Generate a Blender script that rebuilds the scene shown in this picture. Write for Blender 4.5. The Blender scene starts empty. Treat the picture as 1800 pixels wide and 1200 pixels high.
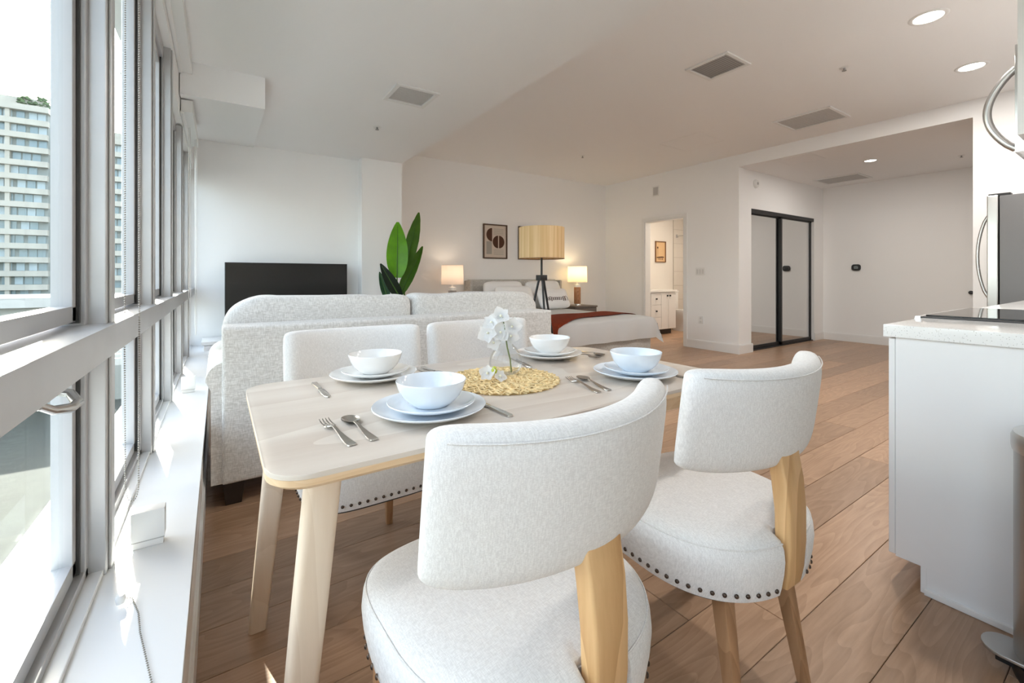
import bpy, bmesh, math, random
from mathutils import Vector, Matrix
random.seed(7)
PI = math.pi
scene = bpy.context.scene
COL = scene.collection

# ------------------------------------------------------------------ camera
HC, F, U0, V0 = 1.09, 772.0, 900.0, 486.0          # eye height, focal length (px), principal column, horizon row
YAW = math.atan2(516.0, F)
FX, FY = math.sin(YAW), math.cos(YAW)
cam = bpy.data.cameras.new('camera'); cam_o = bpy.data.objects.new('camera', cam); COL.objects.link(cam_o)
cam.sensor_width = 36.0; cam.lens = 36.0*F/1800.0; cam.shift_y = -(600.0-V0)/1800.0
cam.clip_start = 0.02; cam.clip_end = 600
cam_o.location = (0, 0, HC); cam_o.rotation_euler = (PI/2, 0, -YAW)
scene.camera = cam_o

# ------------------------------------------------------------------ world, sun, exposure
scene.view_settings.view_transform = 'Standard'; scene.view_settings.look = 'None'
scene.view_settings.gamma = 1.0; scene.view_settings.use_curve_mapping = False
scene.view_settings.exposure = 0.85
SUN_EL, SUN_DIR = math.radians(30), Vector((0.18, -0.98))   # light travels along +X a little and mostly -Y
w = bpy.data.worlds.new('sky'); scene.world = w; w.use_nodes = True
nt = w.node_tree; nt.nodes.clear()
o_ = nt.nodes.new('ShaderNodeOutputWorld'); b_ = nt.nodes.new('ShaderNodeBackground'); s_ = nt.nodes.new('ShaderNodeTexSky')
s_.sky_type = 'NISHITA'; s_.sun_disc = False; s_.sun_elevation = SUN_EL
s_.sun_rotation = math.atan2(-SUN_DIR.x, -SUN_DIR.y); s_.air_density = 1.0; s_.dust_density = 2.5; s_.ozone_density = 1.0
b_.inputs['Strength'].default_value = 0.70
mx_ = nt.nodes.new('ShaderNodeMix'); mx_.data_type = 'RGBA'; mx_.inputs['Factor'].default_value = 0.35
mx_.inputs['B'].default_value = (5.2, 5.3, 5.4, 1)
nt.links.new(s_.outputs[0], mx_.inputs['A']); nt.links.new(mx_.outputs['Result'], b_.inputs[0]); nt.links.new(b_.outputs[0], o_.inputs[0])
sl = bpy.data.lights.new('sun', 'SUN'); sl.energy = 14.0; sl.angle = 0.009; sl.color = (1.0, 0.95, 0.87)
so = bpy.data.objects.new('sun', sl); COL.objects.link(so)
hd = SUN_DIR.normalized()*math.cos(SUN_EL)
so.rotation_euler = Vector((hd.x, hd.y, -math.sin(SUN_EL))).to_track_quat('-Z', 'Y').to_euler(); so.location = (-6, 12, 10)
# daylight portal along the window wall: only guides sampling of the sky, adds no light
pl = bpy.data.lights.new('window_portal', 'AREA'); pl.shape = 'RECTANGLE'; pl.size = 6.9; pl.size_y = 1.95
pl.cycles.is_portal = True
po = bpy.data.objects.new('window_portal', pl); COL.objects.link(po)
po.location = (-0.36, 1.85, 1.37); po.rotation_euler = (PI/2, 0, -PI/2)
scene.cycles.max_bounces = 12; scene.cycles.diffuse_bounces = 7; scene.cycles.transparent_max_bounces = 16
scene.cycles.caustics_reflective = False; scene.cycles.caustics_refractive = False
scene.cycles.use_denoising = True
scene.cycles.sample_clamp_indirect = 6.0

# ------------------------------------------------------------------ pixel -> place helpers (distance always from a real plane)
def ray(u, v):
    t = (u-U0)/F
    return Vector((FX+FY*t, FY-FX*t, (V0-v)/F))
def PZ(u, v, z): r = ray(u, v); k = (z-HC)/r.z; return Vector((0, 0, HC))+r*k
def PX(u, v, x): r = ray(u, v); k = x/r.x; return Vector((0, 0, HC))+r*k
def PY(u, v, y): r = ray(u, v); k = y/r.y; return Vector((0, 0, HC))+r*k

# ------------------------------------------------------------------ materials
MATS = {}
def mat(name, col, rough=0.5, metal=0.0, bump=0.0, bscale=200.0, var=0.0, vscale=20.0, spec=0.5, sheen=0.0, emit=None, estr=0.0, coat=0.0):
    if name in MATS: return MATS[name]
    m = bpy.data.materials.new(name); m.use_nodes = True; MATS[name] = m
    n = m.node_tree.nodes; l = m.node_tree.links; p = n['Principled BSDF']
    p.inputs['Base Color'].default_value = (*col, 1); p.inputs['Roughness'].default_value = rough; p.inputs['Metallic'].default_value = metal
    p.inputs['Specular IOR Level'].default_value = spec
    if sheen: p.inputs['Sheen Weight'].default_value = sheen
    if coat: p.inputs['Coat Weight'].default_value = coat; p.inputs['Coat Roughness'].default_value = 0.1
    if emit: p.inputs['Emission Color'].default_value = (*emit, 1); p.inputs['Emission Strength'].default_value = estr
    if bump or var:
        tc = n.new('ShaderNodeTexCoord')
        if bump:
            nz = n.new('ShaderNodeTexNoise'); nz.inputs['Scale'].default_value = bscale; nz.inputs['Detail'].default_value = 3
            bp = n.new('ShaderNodeBump'); bp.inputs['Strength'].default_value = bump; bp.inputs['Distance'].default_value = 0.002
            l.new(tc.outputs['Object'], nz.inputs['Vector']); l.new(nz.outputs['Fac'], bp.inputs['Height']); l.new(bp.outputs[0], p.inputs['Normal'])
        if var:
            nv = n.new('ShaderNodeTexNoise'); nv.inputs['Scale'].default_value = vscale; nv.inputs['Detail'].default_value = 4
            cr = n.new('ShaderNodeMapRange'); cr.inputs[1].default_value = 0.3; cr.inputs[2].default_value = 0.7
            cr.inputs[3].default_value = 1-var; cr.inputs[4].default_value = 1+var
            mu = n.new('ShaderNodeVectorMath'); mu.operation = 'SCALE'; mu.inputs[0].default_value = col
            l.new(tc.outputs['Object'], nv.inputs['Vector']); l.new(nv.outputs['Fac'], cr.inputs[0]); l.new(cr.outputs[0], mu.inputs['Scale']); l.new(mu.outputs[0], p.inputs['Base Color'])
    return m

def wood(name, c1, c2, rough=0.45, axis='X', scale=6.0, stretch=14.0, rnd=False, knots=False, bump=0.05, bands=0.5):
    """long grain along one axis: stretched noise plus wavy ring lines; optional per-object shift"""
    m = bpy.data.materials.new(name); m.use_nodes = True; MATS[name] = m
    n = m.node_tree.nodes; l = m.node_tree.links; p = n['Principled BSDF']; p.inputs['Roughness'].default_value = rough
    tc = n.new('ShaderNodeTexCoord'); mp = n.new('ShaderNodeMapping')
    s = [scale*stretch]*3; s['XYZ'.index(axis)] = scale
    mp.inputs['Scale'].default_value = s
    src = tc.outputs['Object']
    if rnd:
        oi = n.new('ShaderNodeObjectInfo'); ml = n.new('ShaderNodeMath'); ml.operation = 'MULTIPLY'; ml.inputs[1].default_value = 57.0
        cb = n.new('ShaderNodeCombineXYZ'); ad = n.new('ShaderNodeVectorMath'); ad.operation = 'ADD'
        l.new(oi.outputs['Random'], ml.inputs[0])
        for k in range(3): l.new(ml.outputs[0], cb.inputs[k])
        l.new(src, ad.inputs[0]); l.new(cb.outputs[0], ad.inputs[1]); src = ad.outputs[0]
    l.new(src, mp.inputs['Vector'])
    nz = n.new('ShaderNodeTexNoise'); nz.inputs['Scale'].default_value = 1.0; nz.inputs['Detail'].default_value = 6; nz.inputs['Roughness'].default_value = 0.6
    l.new(mp.outputs[0], nz.inputs['Vector'])
    # cathedral rings: a low-frequency stretched noise turned into thin repeated contour lines
    mp2 = n.new('ShaderNodeMapping'); s2 = [scale*1.1]*3; s2['XYZ'.index(axis)] = scale*0.22; mp2.inputs['Scale'].default_value = s2
    l.new(src, mp2.inputs['Vector'])
    n2 = n.new('ShaderNodeTexNoise'); n2.inputs['Scale'].default_value = 1.0; n2.inputs['Detail'].default_value = 1.5
    l.new(mp2.outputs[0], n2.inputs['Vector'])
    mm = n.new('ShaderNodeMath'); mm.operation = 'MULTIPLY'; mm.inputs[1].default_value = 18.0
    fr = n.new('ShaderNodeMath'); fr.operation = 'FRACT'
    l.new(n2.outputs['Fac'], mm.inputs[0]); l.new(mm.outputs[0], fr.inputs[0])
    mixf = n.new('ShaderNodeMix'); mixf.data_type = 'FLOAT'; mixf.inputs['Factor'].default_value = bands
    l.new(nz.outputs['Fac'], mixf.inputs['A']); l.new(fr.outputs[0], mixf.inputs['B'])
    cr = n.new('ShaderNodeValToRGB'); cr.color_ramp.elements[0].position = 0.25; cr.color_ramp.elements[1].position = 0.75
    cr.color_ramp.elements[0].color = (*c1, 1); cr.color_ramp.elements[1].color = (*c2, 1)
    l.new(mixf.outputs['Result'], cr.inputs[0])
    out = cr.outputs[0]
    if rnd:
        hs = n.new('ShaderNodeHueSaturation'); mr = n.new('ShaderNodeMapRange'); mr.inputs[3].default_value = 0.80; mr.inputs[4].default_value = 1.16
        l.new(oi.outputs['Random'], mr.inputs[0]); l.new(mr.outputs[0], hs.inputs['Value']); l.new(out, hs.inputs['Color']); out = hs.outputs[0]
    l.new(out, p.inputs['Base Color'])
    if bump:
        bp = n.new('ShaderNodeBump'); bp.inputs['Strength'].default_value = bump; bp.inputs['Distance'].default_value = 0.002
        l.new(nz.outputs['Fac'], bp.inputs['Height']); l.new(bp.outputs[0], p.inputs['Normal'])
    return m

def weave(name, c1, c2, scale=900.0, bump=0.25, blotch=0.06):
    """woven cloth: two crossed fine waves broken up by noise"""
    m = bpy.data.materials.new(name); m.use_nodes = True; MATS[name] = m
    n = m.node_tree.nodes; l = m.node_tree.links; p = n['Principled BSDF']
    p.inputs['Roughness'].default_value = 0.95; p.inputs['Specular IOR Level'].default_value = 0.15; p.inputs['Sheen Weight'].default_value = 0.15
    tc = n.new('ShaderNodeTexCoord')
    a = n.new('ShaderNodeMapping'); a.inputs['Scale'].default_value = (scale, scale*0.14, scale*0.14)
    b = n.new('ShaderNodeMapping'); b.inputs['Scale'].default_value = (scale*0.14, scale, scale)
    na = n.new('ShaderNodeTexNoise'); nb = n.new('ShaderNodeTexNoise')
    for q, r in ((a, na), (b, nb)):
        r.inputs['Scale'].default_value = 1.0; r.inputs['Detail'].default_value = 2
        l.new(tc.outputs['Object'], q.inputs['Vector']); l.new(q.outputs[0], r.inputs['Vector'])
    mx = n.new('ShaderNodeMath'); mx.operation = 'MULTIPLY'; l.new(na.outputs['Fac'], mx.inputs[0]); l.new(nb.outputs['Fac'], mx.inputs[1])
    cr = n.new('ShaderNodeValToRGB'); cr.color_ramp.elements[0].position = 0.14; cr.color_ramp.elements[1].position = 0.36
    cr.color_ramp.elements[0].color = (*c1, 1); cr.color_ramp.elements[1].color = (*c2, 1)
    l.new(mx.outputs[0], cr.inputs[0]); l.new(cr.outputs[0], p.inputs['Base Color'])
    bp = n.new('ShaderNodeBump'); bp.inputs['Strength'].default_value = bump; bp.inputs['Distance'].default_value = 0.001
    l.new(mx.outputs[0], bp.inputs['Height']); l.new(bp.outputs[0], p.inputs['Normal'])
    return m

def glass_thin(name, tint=(0.95, 0.98, 0.96), gloss=0.06):
    m = bpy.data.materials.new(name); m.use_nodes = True; MATS[name] = m
    n = m.node_tree.nodes; l = m.node_tree.links; n.clear()
    o = n.new('ShaderNodeOutputMaterial'); t = n.new('ShaderNodeBsdfTransparent'); g = n.new('ShaderNodeBsdfGlossy'); mx = n.new('ShaderNodeMixShader')
    lw = n.new('ShaderNodeLayerWeight'); lw.inputs['Blend'].default_value = 0.12
    mr = n.new('ShaderNodeMapRange'); mr.inputs[3].default_value = gloss*0.5; mr.inputs[4].default_value = gloss*6
    t.inputs[0].default_value = (*tint, 1); g.inputs['Roughness'].default_value = 0.02
    l.new(lw.outputs['Fresnel'], mr.inputs[0]); l.new(mr.outputs[0], mx.inputs[0]); l.new(t.outputs[0], mx.inputs[1]); l.new(g.outputs[0], mx.inputs[2]); l.new(mx.outputs[0], o.inputs[0])
    return m

def shade_mat(name, col, trans=0.5, stripes=False):
    m = bpy.data.materials.new(name); m.use_nodes = True; MATS[name] = m
    n = m.node_tree.nodes; l = m.node_tree.links; n.clear()
    o = n.new('ShaderNodeOutputMaterial'); d = n.new('ShaderNodeBsdfDiffuse'); t = n.new('ShaderNodeBsdfTranslucent'); mx = n.new('ShaderNodeMixShader')
    mx.inputs[0].default_value = trans; d.inputs[0].default_value = (*col, 1); t.inputs[0].default_value = (*col, 1)
    if stripes:
        tc = n.new('ShaderNodeTexCoord'); mp = n.new('ShaderNodeMapping'); mp.inputs['Scale'].default_value = (70, 70, 1.0); nz = n.new('ShaderNodeTexNoise'); nz.inputs['Scale'].default_value = 1.0
        cr = n.new('ShaderNodeValToRGB'); cr.color_ramp.elements[0].position = 0.3; cr.color_ramp.elements[1].position = 0.7
        cr.color_ramp.elements[0].color = (col[0]*0.80, col[1]*0.72, col[2]*0.6, 1); cr.color_ramp.elements[1].color = (*col, 1)
        l.new(tc.outputs['Object'], mp.inputs[0]); l.new(mp.outputs[0], nz.inputs['Vector']); l.new(nz.outputs['Fac'], cr.inputs[0])
        l.new(cr.outputs[0], d.inputs[0]); l.new(cr.outputs[0], t.inputs[0])
    l.new(d.outputs[0], mx.inputs[1]); l.new(t.outputs[0], mx.inputs[2]); l.new(mx.outputs[0], o.inputs[0])
    return m

def speck(name, base, spot, scale, thr):
    m = bpy.data.materials.new(name); m.use_nodes = True; MATS[name] = m
    n = m.node_tree.nodes; l = m.node_tree.links; p = n['Principled BSDF']; p.inputs['Roughness'].default_value = 0.12
    tc = n.new('ShaderNodeTexCoord'); vo = n.new('ShaderNodeTexVoronoi'); vo.inputs['Scale'].default_value = scale
    cr = n.new('ShaderNodeValToRGB'); cr.color_ramp.elements[0].position = thr; cr.color_ramp.elements[1].position = thr+0.06
    cr.color_ramp.elements[0].color = (*spot, 1); cr.color_ramp.elements[1].color = (*base, 1)
    l.new(tc.outputs['Object'], vo.inputs['Vector']); l.new(vo.outputs['Distance'], cr.inputs[0]); l.new(cr.outputs[0], p.inputs['Base Color'])
    return m

WALL = mat('wall_paint', (0.88, 0.88, 0.877), 0.7, bump=0.03, bscale=250, spec=0.3)
CEIL = mat('ceiling_paint', (0.875, 0.875, 0.875), 0.8, bump=0.03, bscale=250, spec=0.2)
TRIM = mat('trim_paint', (0.82, 0.82, 0.81), 0.4)
SILLM = mat('sill_paint', (0.83, 0.84, 0.85), 0.25)
ALU = mat('window_aluminium', (0.52, 0.52, 0.525), 0.38, metal=0.25, bump=0.02, bscale=60, var=0.04, vscale=8)
ALUW = mat('window_sash_white', (0.44, 0.44, 0.45), 0.35)
GASK = mat('dark_gasket', (0.045, 0.045, 0.045), 0.6)
GLASS = glass_thin('window_glass', (0.95, 0.975, 0.96), 0.03)
FLOORW = wood('oak_plank', (0.325, 0.195, 0.115), (0.48, 0.31, 0.20), 0.34, 'X', 5.0, 12.0, rnd=True, bump=0.06, bands=0.22)
TABLEW = wood('ash_veneer', (0.55, 0.475, 0.41), (0.70, 0.645, 0.58), 0.28, 'X', 1.6, 9.0, bump=0.02, bands=0.30)
TEDGE = wood('ash_edge', (0.66, 0.46, 0.27), (0.78, 0.60, 0.40), 0.45, 'X', 3.0, 10.0, bump=0.02, bands=0.2)
TLEG = wood('ash_leg', (0.64, 0.51, 0.385), (0.75, 0.635, 0.51), 0.45, 'Z', 2.5, 12.0, bump=0.02, bands=0.2)
POSTW = wood('chair_post_oak', (0.50, 0.28, 0.115), (0.74, 0.49, 0.25), 0.4, 'Z', 3.0, 12.0, rnd=True, bump=0.03, bands=0.35)
CLEGW = wood('chair_leg_oak', (0.36, 0.19, 0.09), (0.54, 0.32, 0.17), 0.45, 'Z', 4.0, 14.0, rnd=True, bump=0.04, bands=0.3)
LINEN = weave('chair_linen', (0.66, 0.645, 0.63), (0.80, 0.79, 0.775), 700, 0.15)
SOFAF = weave('sofa_tweed', (0.53, 0.515, 0.49), (0.76, 0.75, 0.73), 330, 0.30)
NAIL = mat('bronze_nail', (0.10, 0.075, 0.06), 0.35, metal=0.9)
BLACKC = mat('black_lining', (0.02, 0.02, 0.022), 0.9)
DWOOD = mat('dark_walnut', (0.022, 0.014, 0.011), 0.4)
CERW = mat('white_glaze', (0.84, 0.84, 0.83), 0.08, spec=0.6)
CERB = mat('pale_blue_glaze', (0.76, 0.81, 0.86), 0.08, spec=0.6)
STEEL = mat('cutlery_steel', (0.62, 0.61, 0.59), 0.16, metal=1.0)
STAIN = mat('brushed_stainless', (0.60, 0.60, 0.60), 0.27, metal=0.95, bump=0.02, bscale=400)
FRSIDE = mat('fridge_side_grey', (0.16, 0.16, 0.165), 0.42, metal=0.3)
BLK = mat('black_metal', (0.012, 0.012, 0.013), 0.45)
BLKGL = mat('black_glass', (0.012, 0.012, 0.013), 0.06)
TVSCR = mat('tv_screen', (0.008, 0.008, 0.008), 0.12)
CABW = mat('cabinet_white', (0.80, 0.80, 0.80), 0.35)
QUARTZ = speck('speckled_quartz', (0.82, 0.82, 0.81), (0.50, 0.49, 0.47), 160, 0.16)
STRAW = mat('straw', (0.80, 0.62, 0.33), 0.75, var=0.22, vscale=60)
STRAWD = mat('straw_dark', (0.46, 0.31, 0.12), 0.85)
PETAL = shade_mat('white_petal', (0.93, 0.93, 0.93), 0.35)
STEMG = mat('flower_stem', (0.16, 0.20, 0.06), 0.5)
YGRN = mat('orchid_throat', (0.45, 0.50, 0.05), 0.5)
VGLASS = glass_thin('vase_glass', (0.97, 0.98, 0.98), 0.075)
LEAFB = mat('leaf_bright', (0.17, 0.44, 0.012), 0.32, var=0.15, vscale=9)
LEAFM = mat('leaf_mid', (0.085, 0.19, 0.014), 0.38, var=0.2, vscale=9)
LEAFD = mat('leaf_dark', (0.010, 0.022, 0.008), 0.38, var=0.2, vscale=9)
LEAFG = mat('leaf_blue_green', (0.035, 0.11, 0.04), 0.42, var=0.2, vscale=9)
RUST = mat('rust_throw', (0.36, 0.055, 0.014), 0.9, bump=0.3, bscale=300, var=0.12, vscale=30)
COMF = mat('white_comforter', (0.90, 0.90, 0.895), 0.9, bump=0.10, bscale=40, spec=0.15)
PILW = mat('white_pillow', (0.86, 0.855, 0.85), 0.9, bump=0.1, bscale=40, spec=0.15)
HEADB = weave('headboard_linen', (0.40, 0.38, 0.35), (0.62, 0.60, 0.56), 250, 0.2)
SHADEL = shade_mat('linen_shade_pink', (0.80, 0.70, 0.63), 0.40)
SHADER = shade_mat('linen_shade_cream', (0.86, 0.78, 0.62), 0.55)
SHADEV = shade_mat('veneer_shade', (0.80, 0.60, 0.36), 0.10, stripes=True)
LBASE = wood('lamp_wood', (0.35, 0.15, 0.06), (0.52, 0.26, 0.12), 0.4, 'Z', 8, 8, bump=0)
GREYCER = mat('grey_ceramic', (0.30, 0.28, 0.27), 0.5, bump=0.6, bscale=60)
FRAMEB = mat('picture_frame_brown', (0.085, 0.042, 0.020), 0.5)
PAPER = mat('print_paper', (0.62, 0.53, 0.45), 0.8)
PRBR = mat('print_brown', (0.075, 0.028, 0.012), 0.8)
PRGR = mat('print_grey', (0.36, 0.33, 0.29), 0.8)
PRLT = mat('print_light', (0.70, 0.60, 0.48), 0.8)
PRTAN = mat('print_tan', (0.72, 0.49, 0.27), 0.8)
FRTAN = mat('picture_frame_tan', (0.22, 0.11, 0.05), 0.5)
NSTAND = mat('nightstand_grey', (0.17, 0.14, 0.12), 0.5)
PLAST = mat('white_plastic', (0.78, 0.78, 0.77), 0.4)
GREYP = mat('grey_plastic', (0.42, 0.42, 0.41), 0.5)
MIRROR = mat('mirror', (0.80, 0.80, 0.79), 0.015, metal=1.0)
TILE = mat('bath_tile', (0.74, 0.70, 0.64), 0.2)
GROUT = mat('bath_grout', (0.42, 0.38, 0.33), 0.8)
LAMPON = mat('downlight_diffuser', (1, 1, 1), 0.5, emit=(1.0, 0.93, 0.84), estr=9.0)
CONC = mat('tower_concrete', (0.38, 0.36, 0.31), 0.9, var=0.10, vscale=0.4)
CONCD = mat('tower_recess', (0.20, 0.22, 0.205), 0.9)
TWIN = mat('tower_window', (0.15, 0.21, 0.23), 0.15)
TWIN2 = mat('tower_blind', (0.30, 0.36, 0.38), 0.4)
WHITEX = mat('white_render', (0.40, 0.39, 0.36), 0.8)
GREENX = mat('hedge_green', (0.06, 0.10, 0.035), 0.9, var=0.5, vscale=3)
PAVE = mat('paving', (0.022, 0.027, 0.020), 0.9, var=0.25, vscale=0.8)

# ------------------------------------------------------------------ mesh helpers
def obj(name, bm, m=None, parent=None, smooth=35, loc=None):
    me = bpy.data.meshes.new(name)
    bmesh.ops.recalc_face_normals(bm, faces=bm.faces[:])
    bm.to_mesh(me); bm.free()
    if m is not None:
        for k in (m if isinstance(m, (list, tuple)) else [m]): me.materials.append(k)
    if smooth:
        me.polygons.foreach_set('use_smooth', [True]*len(me.polygons))
        me.set_sharp_from_angle(angle=math.radians(smooth))
    o = bpy.data.objects.new(name, me); COL.objects.link(o)
    if parent is not None: o.parent = parent
    if loc is not None: o.location = loc
    return o
def tag(o, label=None, cat=None, group=None, kind=None):
    if label: o['label'] = label
    if cat: o['category'] = cat
    if group: o['group'] = group
    if kind: o['kind'] = kind
    return o
def thing(name, loc, rz, label, cat, group=None):
    o = bpy.data.objects.new(name, None); o.empty_display_size = 0.05; COL.objects.link(o)
    o.location = loc; o.rotation_euler = (0, 0, rz)
    return tag(o, label, cat, group)
def struct(name, bm, m, parent=None, smooth=0, label=None):
    o = obj(name, bm, m, parent, smooth)
    if parent is None: o['kind'] = 'structure'
    if label: o['label'] = label
    return o
def B(): return bmesh.new()
def box(bm, a, b, bev=0.0, seg=2, mi=0):
    x0, x1 = sorted((a[0], b[0])); y0, y1 = sorted((a[1], b[1])); z0, z1 = sorted((a[2], b[2]))
    vs = [bm.verts.new((x, y, z)) for z in (z0, z1) for y in (y0, y1) for x in (x0, x1)]
    fs = [bm.faces.new([vs[i] for i in q]) for q in ((0, 2, 3, 1), (4, 5, 7, 6), (0, 1, 5, 4), (2, 6, 7, 3), (0, 4, 6, 2), (1, 3, 7, 5))]
    for f in fs: f.material_index = mi
    if bev:
        es = list({e for f in fs for e in f.edges})
        bmesh.ops.bevel(bm, geom=es, offset=bev, segments=seg, affect='EDGES', profile=0.7)
    return bm
def hexa(bm, bot, top, bev=0.0, mi=0):
    """box between two quads (lists of four points in the same winding)"""
    vs = [bm.verts.new(p) for p in list(bot)+list(top)]
    fs = [bm.faces.new([vs[i] for i in q]) for q in ((3, 2, 1, 0), (4, 5, 6, 7), (0, 1, 5, 4), (1, 2, 6, 5), (2, 3, 7, 6), (3, 0, 4, 7))]
    for f in fs: f.material_index = mi
    if bev: bmesh.ops.bevel(bm, geom=list({e for f in fs for e in f.edges}), offset=bev, segments=2, affect='EDGES', profile=0.7)
    return bm
def prism(bm, pts, z0, z1, bev=0.0, seg=3, mi=0):
    n = len(pts)
    lo = [bm.verts.new((p[0], p[1], z0)) for p in pts]; hi = [bm.verts.new((p[0], p[1], z1)) for p in pts]
    f1 = bm.faces.new(lo[::-1]); f2 = bm.faces.new(hi)
    for i in range(n): bm.faces.new((lo[i], lo[(i+1) % n], hi[(i+1) % n], hi[i])).material_index = mi
    f1.material_index = f2.material_index = mi
    if bev: bmesh.ops.bevel(bm, geom=list(f1.edges)+list(f2.edges), offset=bev, segments=seg, affect='EDGES', profile=0.6)
    return bm
def lathe(bm, prof, segs=32, c=(0, 0, 0), cap=True, mi=0):
    rings = []
    for r, z in prof:
        if r < 1e-6: rings.append([bm.verts.new((c[0], c[1], c[2]+z))])
        else: rings.append([bm.verts.new((c[0]+r*math.cos(2*PI*i/segs), c[1]+r*math.sin(2*PI*i/segs), c[2]+z)) for i in range(segs)])
    for a, b in zip(rings, rings[1:]):
        for i in range(segs):
            j = (i+1) % segs
            if len(a) == 1 and len(b) == 1: continue
            if len(a) == 1: f = bm.faces.new((a[0], b[i], b[j]))
            elif len(b) == 1: f = bm.faces.new((a[i], a[j], b[0]))
            else: f = bm.faces.new((a[i], a[j], b[j], b[i]))
            f.material_index = mi
    if cap:
        for q in (rings[0], rings[-1]):
            if len(q) > 2: bm.faces.new(q).material_index = mi
    return bm
def tube(bm, pts, r, segs=8, cap=True, mi=0, flat=1.0):
    pts = [Vector(p) for p in pts]; n = len(pts); rings = []
    rs = r if isinstance(r, (list, tuple)) else [r]*n
    up = None
    for i, p in enumerate(pts):
        d = (pts[min(i+1, n-1)]-pts[max(i-1, 0)]).normalized()
        if up is None: up = d.orthogonal().normalized()
        up = (up-d*up.dot(d))
        up = d.orthogonal().normalized() if up.length < 1e-6 else up.normalized()
        sd = d.cross(up)
        rings.append([bm.verts.new(p+(up*math.cos(2*PI*k/segs)+sd*math.sin(2*PI*k/segs)*flat)*rs[i]) for k in range(segs)])
    for a, b in zip(rings, rings[1:]):
        for k in range(segs): bm.faces.new((a[k], a[(k+1) % segs], b[(k+1) % segs], b[k])).material_index = mi
    if cap: bm.faces.new(rings[0][::-1]).material_index = mi; bm.faces.new(rings[-1]).material_index = mi
    return bm
def loft(bm, rings, cap=True, mi=0):
    vr = [[bm.verts.new(p) for p in r] for r in rings]; n = len(vr[0])
    for a, b in zip(vr, vr[1:]):
        for k in range(n): bm.faces.new((a[k], a[(k+1) % n], b[(k+1) % n], b[k])).material_index = mi
    if cap: bm.faces.new(vr[0][::-1]).material_index = mi; bm.faces.new(vr[-1]).material_index = mi
    return bm
def sgn(c, e): return math.copysign(abs(c)**e, c)
def puff(bm, c, size, e=0.35, ez=0.45, nu=40, nv=20, wob=0.0, seed=0, fn=None):
    """soft rounded box (superquadric) with a little wobble"""
    from mathutils import noise
    rings = []
    for j in range(1, nv):
        ph = -PI/2+PI*j/nv; r = []
        for i in range(nu):
            th = 2*PI*i/nu
            x = sgn(math.cos(ph), ez)*sgn(math.cos(th), e)*size[0]/2; y = sgn(math.cos(ph), ez)*sgn(math.sin(th), e)*size[1]/2; z = sgn(math.sin(ph), ez)*size[2]/2
            p = Vector((x, y, z))
            if wob: p += noise.noise_vector(p*6+Vector((seed*3.1, seed*1.7, 0)))*wob
            if fn: p = fn(p)
            r.append(Vector(c)+p)
        rings.append(r)
    loft(bm, rings); return bm
def rrect(x0, x1, y0, y1, r, n=6):
    out = []
    for cx, cy, a0 in ((x1-r, y1-r, 0), (x0+r, y1-r, PI/2), (x0+r, y0+r, PI), (x1-r, y0+r, 1.5*PI)):
        for k in range(n+1): a = a0+PI/2*k/n; out.append((cx+r*math.cos(a), cy+r*math.sin(a)))
    return out
def copy_tree(root, loc, rz, label, group=None):
    r = root.copy(); COL.objects.link(r); r.location = loc; r.rotation_euler = (0, 0, rz); r['label'] = label
    if group: r['group'] = group
    for ch in list(root.children):
        c = ch.copy(); COL.objects.link(c); c.parent = r
        for g in list(ch.children):
            d = g.copy(); COL.objects.link(d); d.parent = c
    return r

# ================================================================== THE SETTING
ZC, ZS, ZA = 2.80, 2.44, 2.63          # main ceiling, window soffit, alcove ceiling
XW = 6.07; YB = 5.91; YTV = 5.25; YCOL = 5.09; XSOF = 1.82
YN = -1.62; XK = 2.0

floor = struct('floor', box(B(), (-0.40, YN, -0.22), (9.05, 6.05, -0.013)), BLACKC)
# planks: 0.20 m wide rows running across the room
plank_mesh = {}
def plank_me(L):
    if L not in plank_mesh:
        bm = box(B(), (-L/2+0.0008, -0.0992, -0.012), (L/2-0.0008, 0.0992, 0.0), 0.0012, 1)
        me = bpy.data.meshes.new('plank'); bm.to_mesh(me); bm.free(); me.materials.append(FLOORW); plank_mesh[L] = me
    return plank_mesh[L]
y = 1.447-0.2*15+0.1; row = 0
while y < 6.0:
    x = -0.06; first = True
    offs = [1.30, 0.62, 1.86, 1.02, 0.36, 1.55][row % 6]
    while x < 8.95:
        L = offs if first else 2.0
        first = False
        if x+L > 8.95-0.3: L = round(8.95-x, 2)
        o = bpy.data.objects.new('plank', plank_me(L)); COL.objects.link(o); o.parent = floor; o.location = (x+L/2, y, 0)
        x += L
    y += 0.2; row += 1

struct('ceiling', box(B(), (XSOF, YN, ZC), (XW+0.12, YB+0.12, ZC+0.12)), CEIL)
struct('ceiling_soffit', box(B(), (-0.42, YN, ZS), (XSOF, YB+0.12, ZC+0.12)), CEIL)
struct('ceiling_alcove', box(B(), (XW+0.12, 1.055, ZA), (8.93, 3.37, ZC+0.12)), CEIL)
# bulkhead hanging at the far end of the window soffit, its underside rising to the far wall
bkx0, bkx1, bky0 = -0.20, 0.264, 3.415
struct('ceiling_bulkhead', hexa(B(), [(bkx0, bky0, 2.227), (bkx1, bky0, 2.227), (0.30, YTV-0.001, 2.425), (bkx0, YTV-0.001, 2.425)],
       [(bkx0, bky0, ZS-0.0005), (bkx1, bky0, ZS-0.0005), (0.30, YTV-0.001, ZS-0.0005), (bkx0, YTV-0.001, ZS-0.0005)]), CEIL)

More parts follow.
